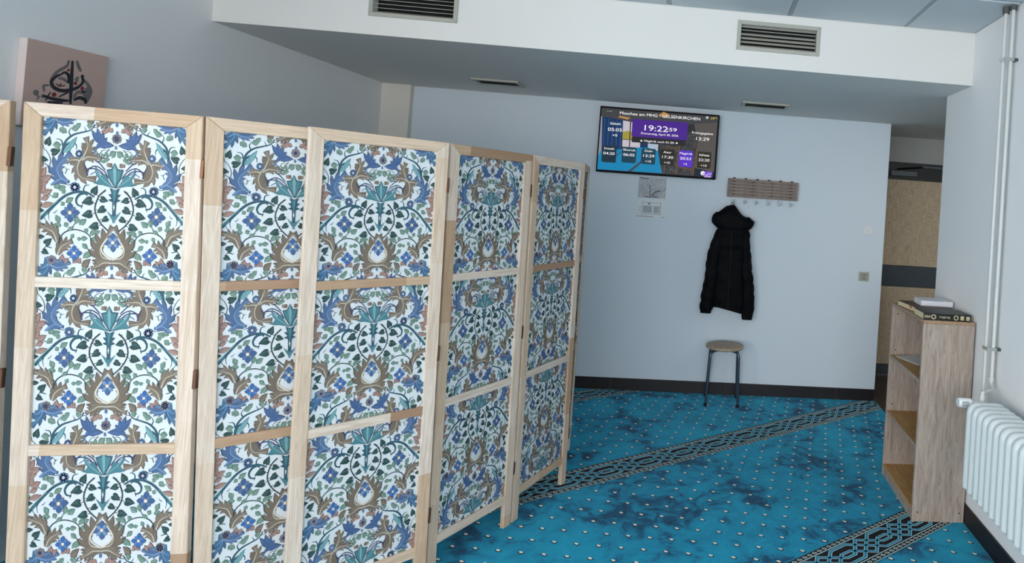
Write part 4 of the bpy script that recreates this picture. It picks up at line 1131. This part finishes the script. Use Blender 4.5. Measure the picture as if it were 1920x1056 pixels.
for z in (0.746, 0.401, 0.070): bpart('shelf', M_SHELF, BX0 + 0.002, BX1 - 0.0065, BY0 + T + 0.0004, BY1 - T - 0.0004, z - T, z)
for z in (0.746, 0.401): bpart('shelf_edge', M_OAK, BX0 + 0.0008, BX0 + 0.0019, BY0 + T + 0.0004, BY1 - T - 0.0004, z - T, z, 0)
bpart('plinth', M_OAK, BX0 + 0.004, BX0 + 0.02, BY0 + T + 0.0004, BY1 - T - 0.0004, 0, 0.0515)
for (x, z, par) in ((-0.268, 0.050, n1), (-0.040, 0.050, n1)):
    bm = B(); lathe(bm, [(0.004, -0.0006), (0.004, -0.0001)], (x, BY0, z), 'y', 10)
    for v in bm.verts: v.co -= bk.location
    ob('screw', bm, M_RUBBER, par)
for z in (1.0, 0.775, 0.715, 0.44, 0.37):
    bm = B(); lathe(bm, [(0.004, -0.0006), (0.004, -0.0001)], (BX0 + 0.035, BY1 - T, z), 'y', 10)
    for v in bm.verts: v.co -= bk.location
    ob('pin_hole', bm, M_RUBBER, n2)

# books on top
def book(name, label, loc, rz, L, D, H, cover, pages, group=None, spine=-1, ct=0.0025):
    """L along x, D along y, thickness H; spine on the -y side"""
    r = empty(name, loc, label, 'book', group, rz)
    bm = B(); box(bm, -L / 2 + 0.003, L / 2 - 0.003, -D / 2 + 0.003, D / 2 - 0.003, ct, H - ct); ob('pages', bm, pages, r)
    bm = B()
    box(bm, -L / 2, L / 2, -D / 2, D / 2, H - ct, H, 0.0008); box(bm, -L / 2, L / 2, -D / 2, D / 2, 0, ct, 0.0008); box(bm, -L / 2, L / 2, -D / 2, -D / 2 + ct, ct, H - ct, 0.0008)
    ob('cover', bm, cover, r); return r
M_PAGES = plain('pages_cream', 'd8c9a4', 0.8, var=0.12, scale=200); M_BBLK = plain('cover_black', '131315', 0.4); M_GOLD = plain('gilt_print', 'b9ad86', 0.5, 0.1, var=0.2)
M_BWHT = plain('cover_white', 'dcdde6', 0.45, var=0.02); M_BRED = plain('cover_brown', '4a2f22', 0.5); M_LBL = plain('cover_label', '4c4b47', 0.5)
bb = book('book', 'thick black book with pale ornaments on its spine, on bookcase', (-0.163, -1.940, BZ), -0.01, 0.262, 0.165, 0.036, M_BBLK, M_PAGES)
bm = B(); yb = -0.0829
def sp(x0, x1, z0, z1): box(bm, x0, x1, yb - 0.0004, yb, z0, z1)
for xc in (-0.076, 0.048):
    for k in range(14):
        a0, a1 = 2 * PI * k / 14, 2 * PI * (k + 1) / 14
        bm.faces.new([bm.verts.new((xc + r * math.cos(a), yb - 0.0005, 0.018 + r * math.sin(a))) for r, a in ((0.014, a0), (0.014, a1), (0.008, a1), (0.008, a0))])
for i in range(12):
    x = -0.045 + i * 0.0050; h = (0.004, 0.008, 0.005, 0.009)[i % 4]; sp(x, x + 0.0035, 0.017 - h / 2 + 0.003 * math.sin(i), 0.018 + h / 2)
for i in range(5): sp(-0.125 + i * 0.0065, -0.1205 + i * 0.0065, 0.012, 0.026 - 0.004 * (i % 2))
sp(0.072, 0.092, 0.007, 0.029); sp(0.104, 0.124, 0.006, 0.028)
ob('spine_ornament', bm, M_GOLD, bb)
bm = B(); box(bm, -0.095, 0.045, -0.045, 0.01, 0.0361, 0.0365); box(bm, 0.06, 0.085, -0.06, 0.05, 0.0361, 0.0365); box(bm, 0.095, 0.125, -0.06, 0.05, 0.0361, 0.0365); ob('cover_label', bm, M_LBL, bb)
cb = book('book', 'cream paged book with brown cover under the white book', (-0.170, -1.690, BZ), 0.12, 0.215, 0.30, 0.030, M_BRED, M_PAGES)
bm = B(); box(bm, -0.1082, -0.1076, -0.05, -0.02, 0.016, 0.026); ob('red_mark', bm, plain('red_stamp', 'b8584a', 0.6), cb)
wb = book('book', 'thick white book lying on top of the other books', (-0.112, -1.66, BZ + 0.0305), -0.03, 0.19, 0.145, 0.030, M_BWHT, plain('pages_white', 'd9dbdf', 0.8, var=0.08, scale=200))
pp = empty('paper_stack', (-0.17, -1.60, 0.746), 'loose papers lying on the upper bookcase shelf', 'papers')
for i, (rz, col) in enumerate(((0.35, 'c9ccc8'), (0.2, 'b4b8ae'), (0.42, 'd5d8d6'))):
    bm = B(); box(bm, -0.075, 0.075, -0.10, 0.10, 0.0005 + 0.0022 * i, 0.0025 + 0.0022 * i)
    ob('sheet', bm, plain('sheet_%d' % i, col, 0.7), pp, rot=(0, 0, rz))
bl = empty('booklet', (-0.085, -1.72, 0.4015), 'thin pale booklet lying on the middle bookcase shelf', 'book')
bm = B(); box(bm, -0.05, 0.05, -0.09, 0.09, 0.0008, 0.012, 0.001); ob('pages', bm, M_PAPER, bl)
bm = B(); box(bm, -0.052, 0.052, -0.092, 0.092, 0.0122, 0.0135); ob('cover', bm, M_BWHT, bl)

# ------------------------------------------------------------------ radiator
NSEC, PIT, RY0 = 18, 0.0535, -2.497
RZ0, RZ1, RXF, RXB = 0.372, 0.782, -0.236, -0.045
rad = empty('radiator', (-0.14, RY0 - PIT * NSEC / 2, 0), 'white column radiator mounted on the right wall', 'radiator')
def section():
    bm = B(); r = 0.0215
    loop = bend([(RXF + r, 0, RZ0 + r), (RXF + r, 0, RZ1 - r), (RXB - r, 0, RZ1 - r), (RXB - r, 0, RZ0 + r)], 0.03, 5)
    tube(bm, loop, r, 12)
    tube(bm, [(RXB - r, 0, RZ0 + r), (RXF + r, 0, RZ0 + r)], r * 0.98, 12)
    for x in (RXF + 0.075, RXF + 0.118):
        tube(bm, [(x, 0, RZ0 + r), (x, 0, RZ1 - r)], r * 0.82, 10)
    for z in (RZ0 + 0.03, RZ1 - 0.03): tube(bm, [(-0.14, -PIT / 2, z), (-0.14, PIT / 2, z)], 0.022, 12)
    for v in bm.verts: v.co.x -= -0.14
    me = mesh_of('section', bm, M_RAD)
    for p in me.polygons: p.use_smooth = True
    me.set_sharp_from_angle(angle=math.radians(50)); return me
sec = section()
for i in range(NSEC): ob('section', sec, None, rad, loc=(0, PIT * NSEC / 2 - PIT * i, 0))
def rpart(name, bm, mat, parent=None):
    for v in bm.verts: v.co -= rad.location
    return ob(name, bm, mat, parent or rad, smooth=True)
bm = B()
for yy in (-2.62, -3.30): box(bm, -0.115, -0.0008, yy - 0.012, yy + 0.012, 0.40, 0.42); box(bm, -0.115, -0.0008, yy - 0.012, yy + 0.012, 0.72, 0.74)
rpart('wall_bracket', bm, M_RAD)
bm = B(); tube(bm, [(-0.14, RY0 + 0.02, 0.752), (-0.14, RY0 + 0.058, 0.752), ], 0.020, 14); tube(bm, [(-0.14, RY0 + 0.058, 0.752), (-0.14, RY0 + 0.058, 0.80)], 0.013, 12)
tube(bm, [(-0.14, RY0 + 0.058, 0.756), (-0.192, RY0 + 0.058, 0.760)], [0.018, 0.015], 14); vb = rpart('valve', bm, M_PIPE)
bm = B(); lathe(bm, [(0.013, -0.190), (0.019, -0.193), (0.0215, -0.200), (0.0225, -0.245), (0.020, -0.256), (0.0, -0.257)], (0, RY0 + 0.058, 0.761), 'x', 20); hd = rpart('thermostat_head', bm, M_WHITEP, vb)
bm = B()
for k in range(3):
    z = 0.752 + 0.008 * k; box(bm, -0.245, -0.212, RY0 + 0.0345, RY0 + 0.0365, z, z + 0.003)
rpart('grip_slot', bm, M_LINE, hd)
bm = B(); lathe(bm, [(0.0, 0.0), (0.009, 0.002), (0.010, 0.012), (0.0, 0.016)], (-0.205, RY0 + 0.012, 0.47), 'y', 12); rpart('drain_plug', bm, M_WHITEP)

# ------------------------------------------------------------------ heating pipes with clips
px0 = -0.057; px1 = -0.033; py = -2.30
pipe = empty('heating_pipe', (px1, py, 0.81), 'white heating pipe bending into the radiator valve, nearer of two', 'pipe')
bm = B(); tube(bm, bend([(px1, py, 2.70), (px1, py, 0.815), (px1 - 0.02, py - 0.05, 0.80), (-0.14, RY0 + 0.058, 0.812), (-0.14, RY0 + 0.058, 0.79)], 0.022, 6), 0.0095, 14)
for v in bm.verts: v.co -= pipe.location
ob('tube', bm, M_PIPE, pipe, smooth=True)
bm = B(); lathe(bm, [(0.0105, 2.680), (0.017, 2.680), (0.019, 2.700), (0.0105, 2.700)], (px1, py, 0), n=16)
for v in bm.verts: v.co -= pipe.location
ob('ceiling_collar', bm, M_LINE, pipe, smooth=True)
bm = B(); lathe(bm, [(0.0098, 0.830), (0.0125, 0.831), (0.0125, 0.850), (0.0098, 0.851)], (px1, py, 0), n=16)
for v in bm.verts: v.co -= pipe.location
ob('sleeve_joint', bm, M_PIPE, pipe, smooth=True)
pipe2 = empty('heating_pipe', (px0, py + 0.03, 0.49), 'white heating pipe running straight down behind radiator valve', 'pipe')
bm = B(); tube(bm, bend([(px0, py + 0.03, 2.70), (px0, py + 0.03, 0.50), (-0.0005, py + 0.03, 0.50)], 0.03, 6), 0.0095, 14)
for v in bm.verts: v.co -= pipe2.location
ob('tube', bm, M_PIPE, pipe2, smooth=True)
bm = B(); lathe(bm, [(0.0105, 2.668), (0.017, 2.668), (0.019, 2.700), (0.0105, 2.700)], (px0, py + 0.03, 0), n=16)
for v in bm.verts: v.co -= pipe2.location
ob('ceiling_collar', bm, M_LINE, pipe2, smooth=True)
for z, lb in ((2.43, 'zinc pipe clip holding both pipes near the ceiling'), (0.988, 'zinc pipe clip holding both pipes above the radiator')):
    c = empty('pipe_clip', (-0.045, py, z), lb, 'clip', 'clips on the heating pipes')
    bm = B(); box(bm, -0.026, 0.028, -0.0135, -0.0105, -0.008, 0.008, 0.001); box(bm, -0.026, -0.0235, -0.0105, 0.041, -0.008, 0.008, 0.0006); ob('strap', bm, M_CHROME, c)
    bm = B(); box(bm, 0.0245, 0.0445, -0.016, 0.012, -0.007, 0.007, 0.001); ob('wall_foot', bm, plain('clip_dark_%d' % int(z * 10), '4f5a57', 0.4, 0.5), c)
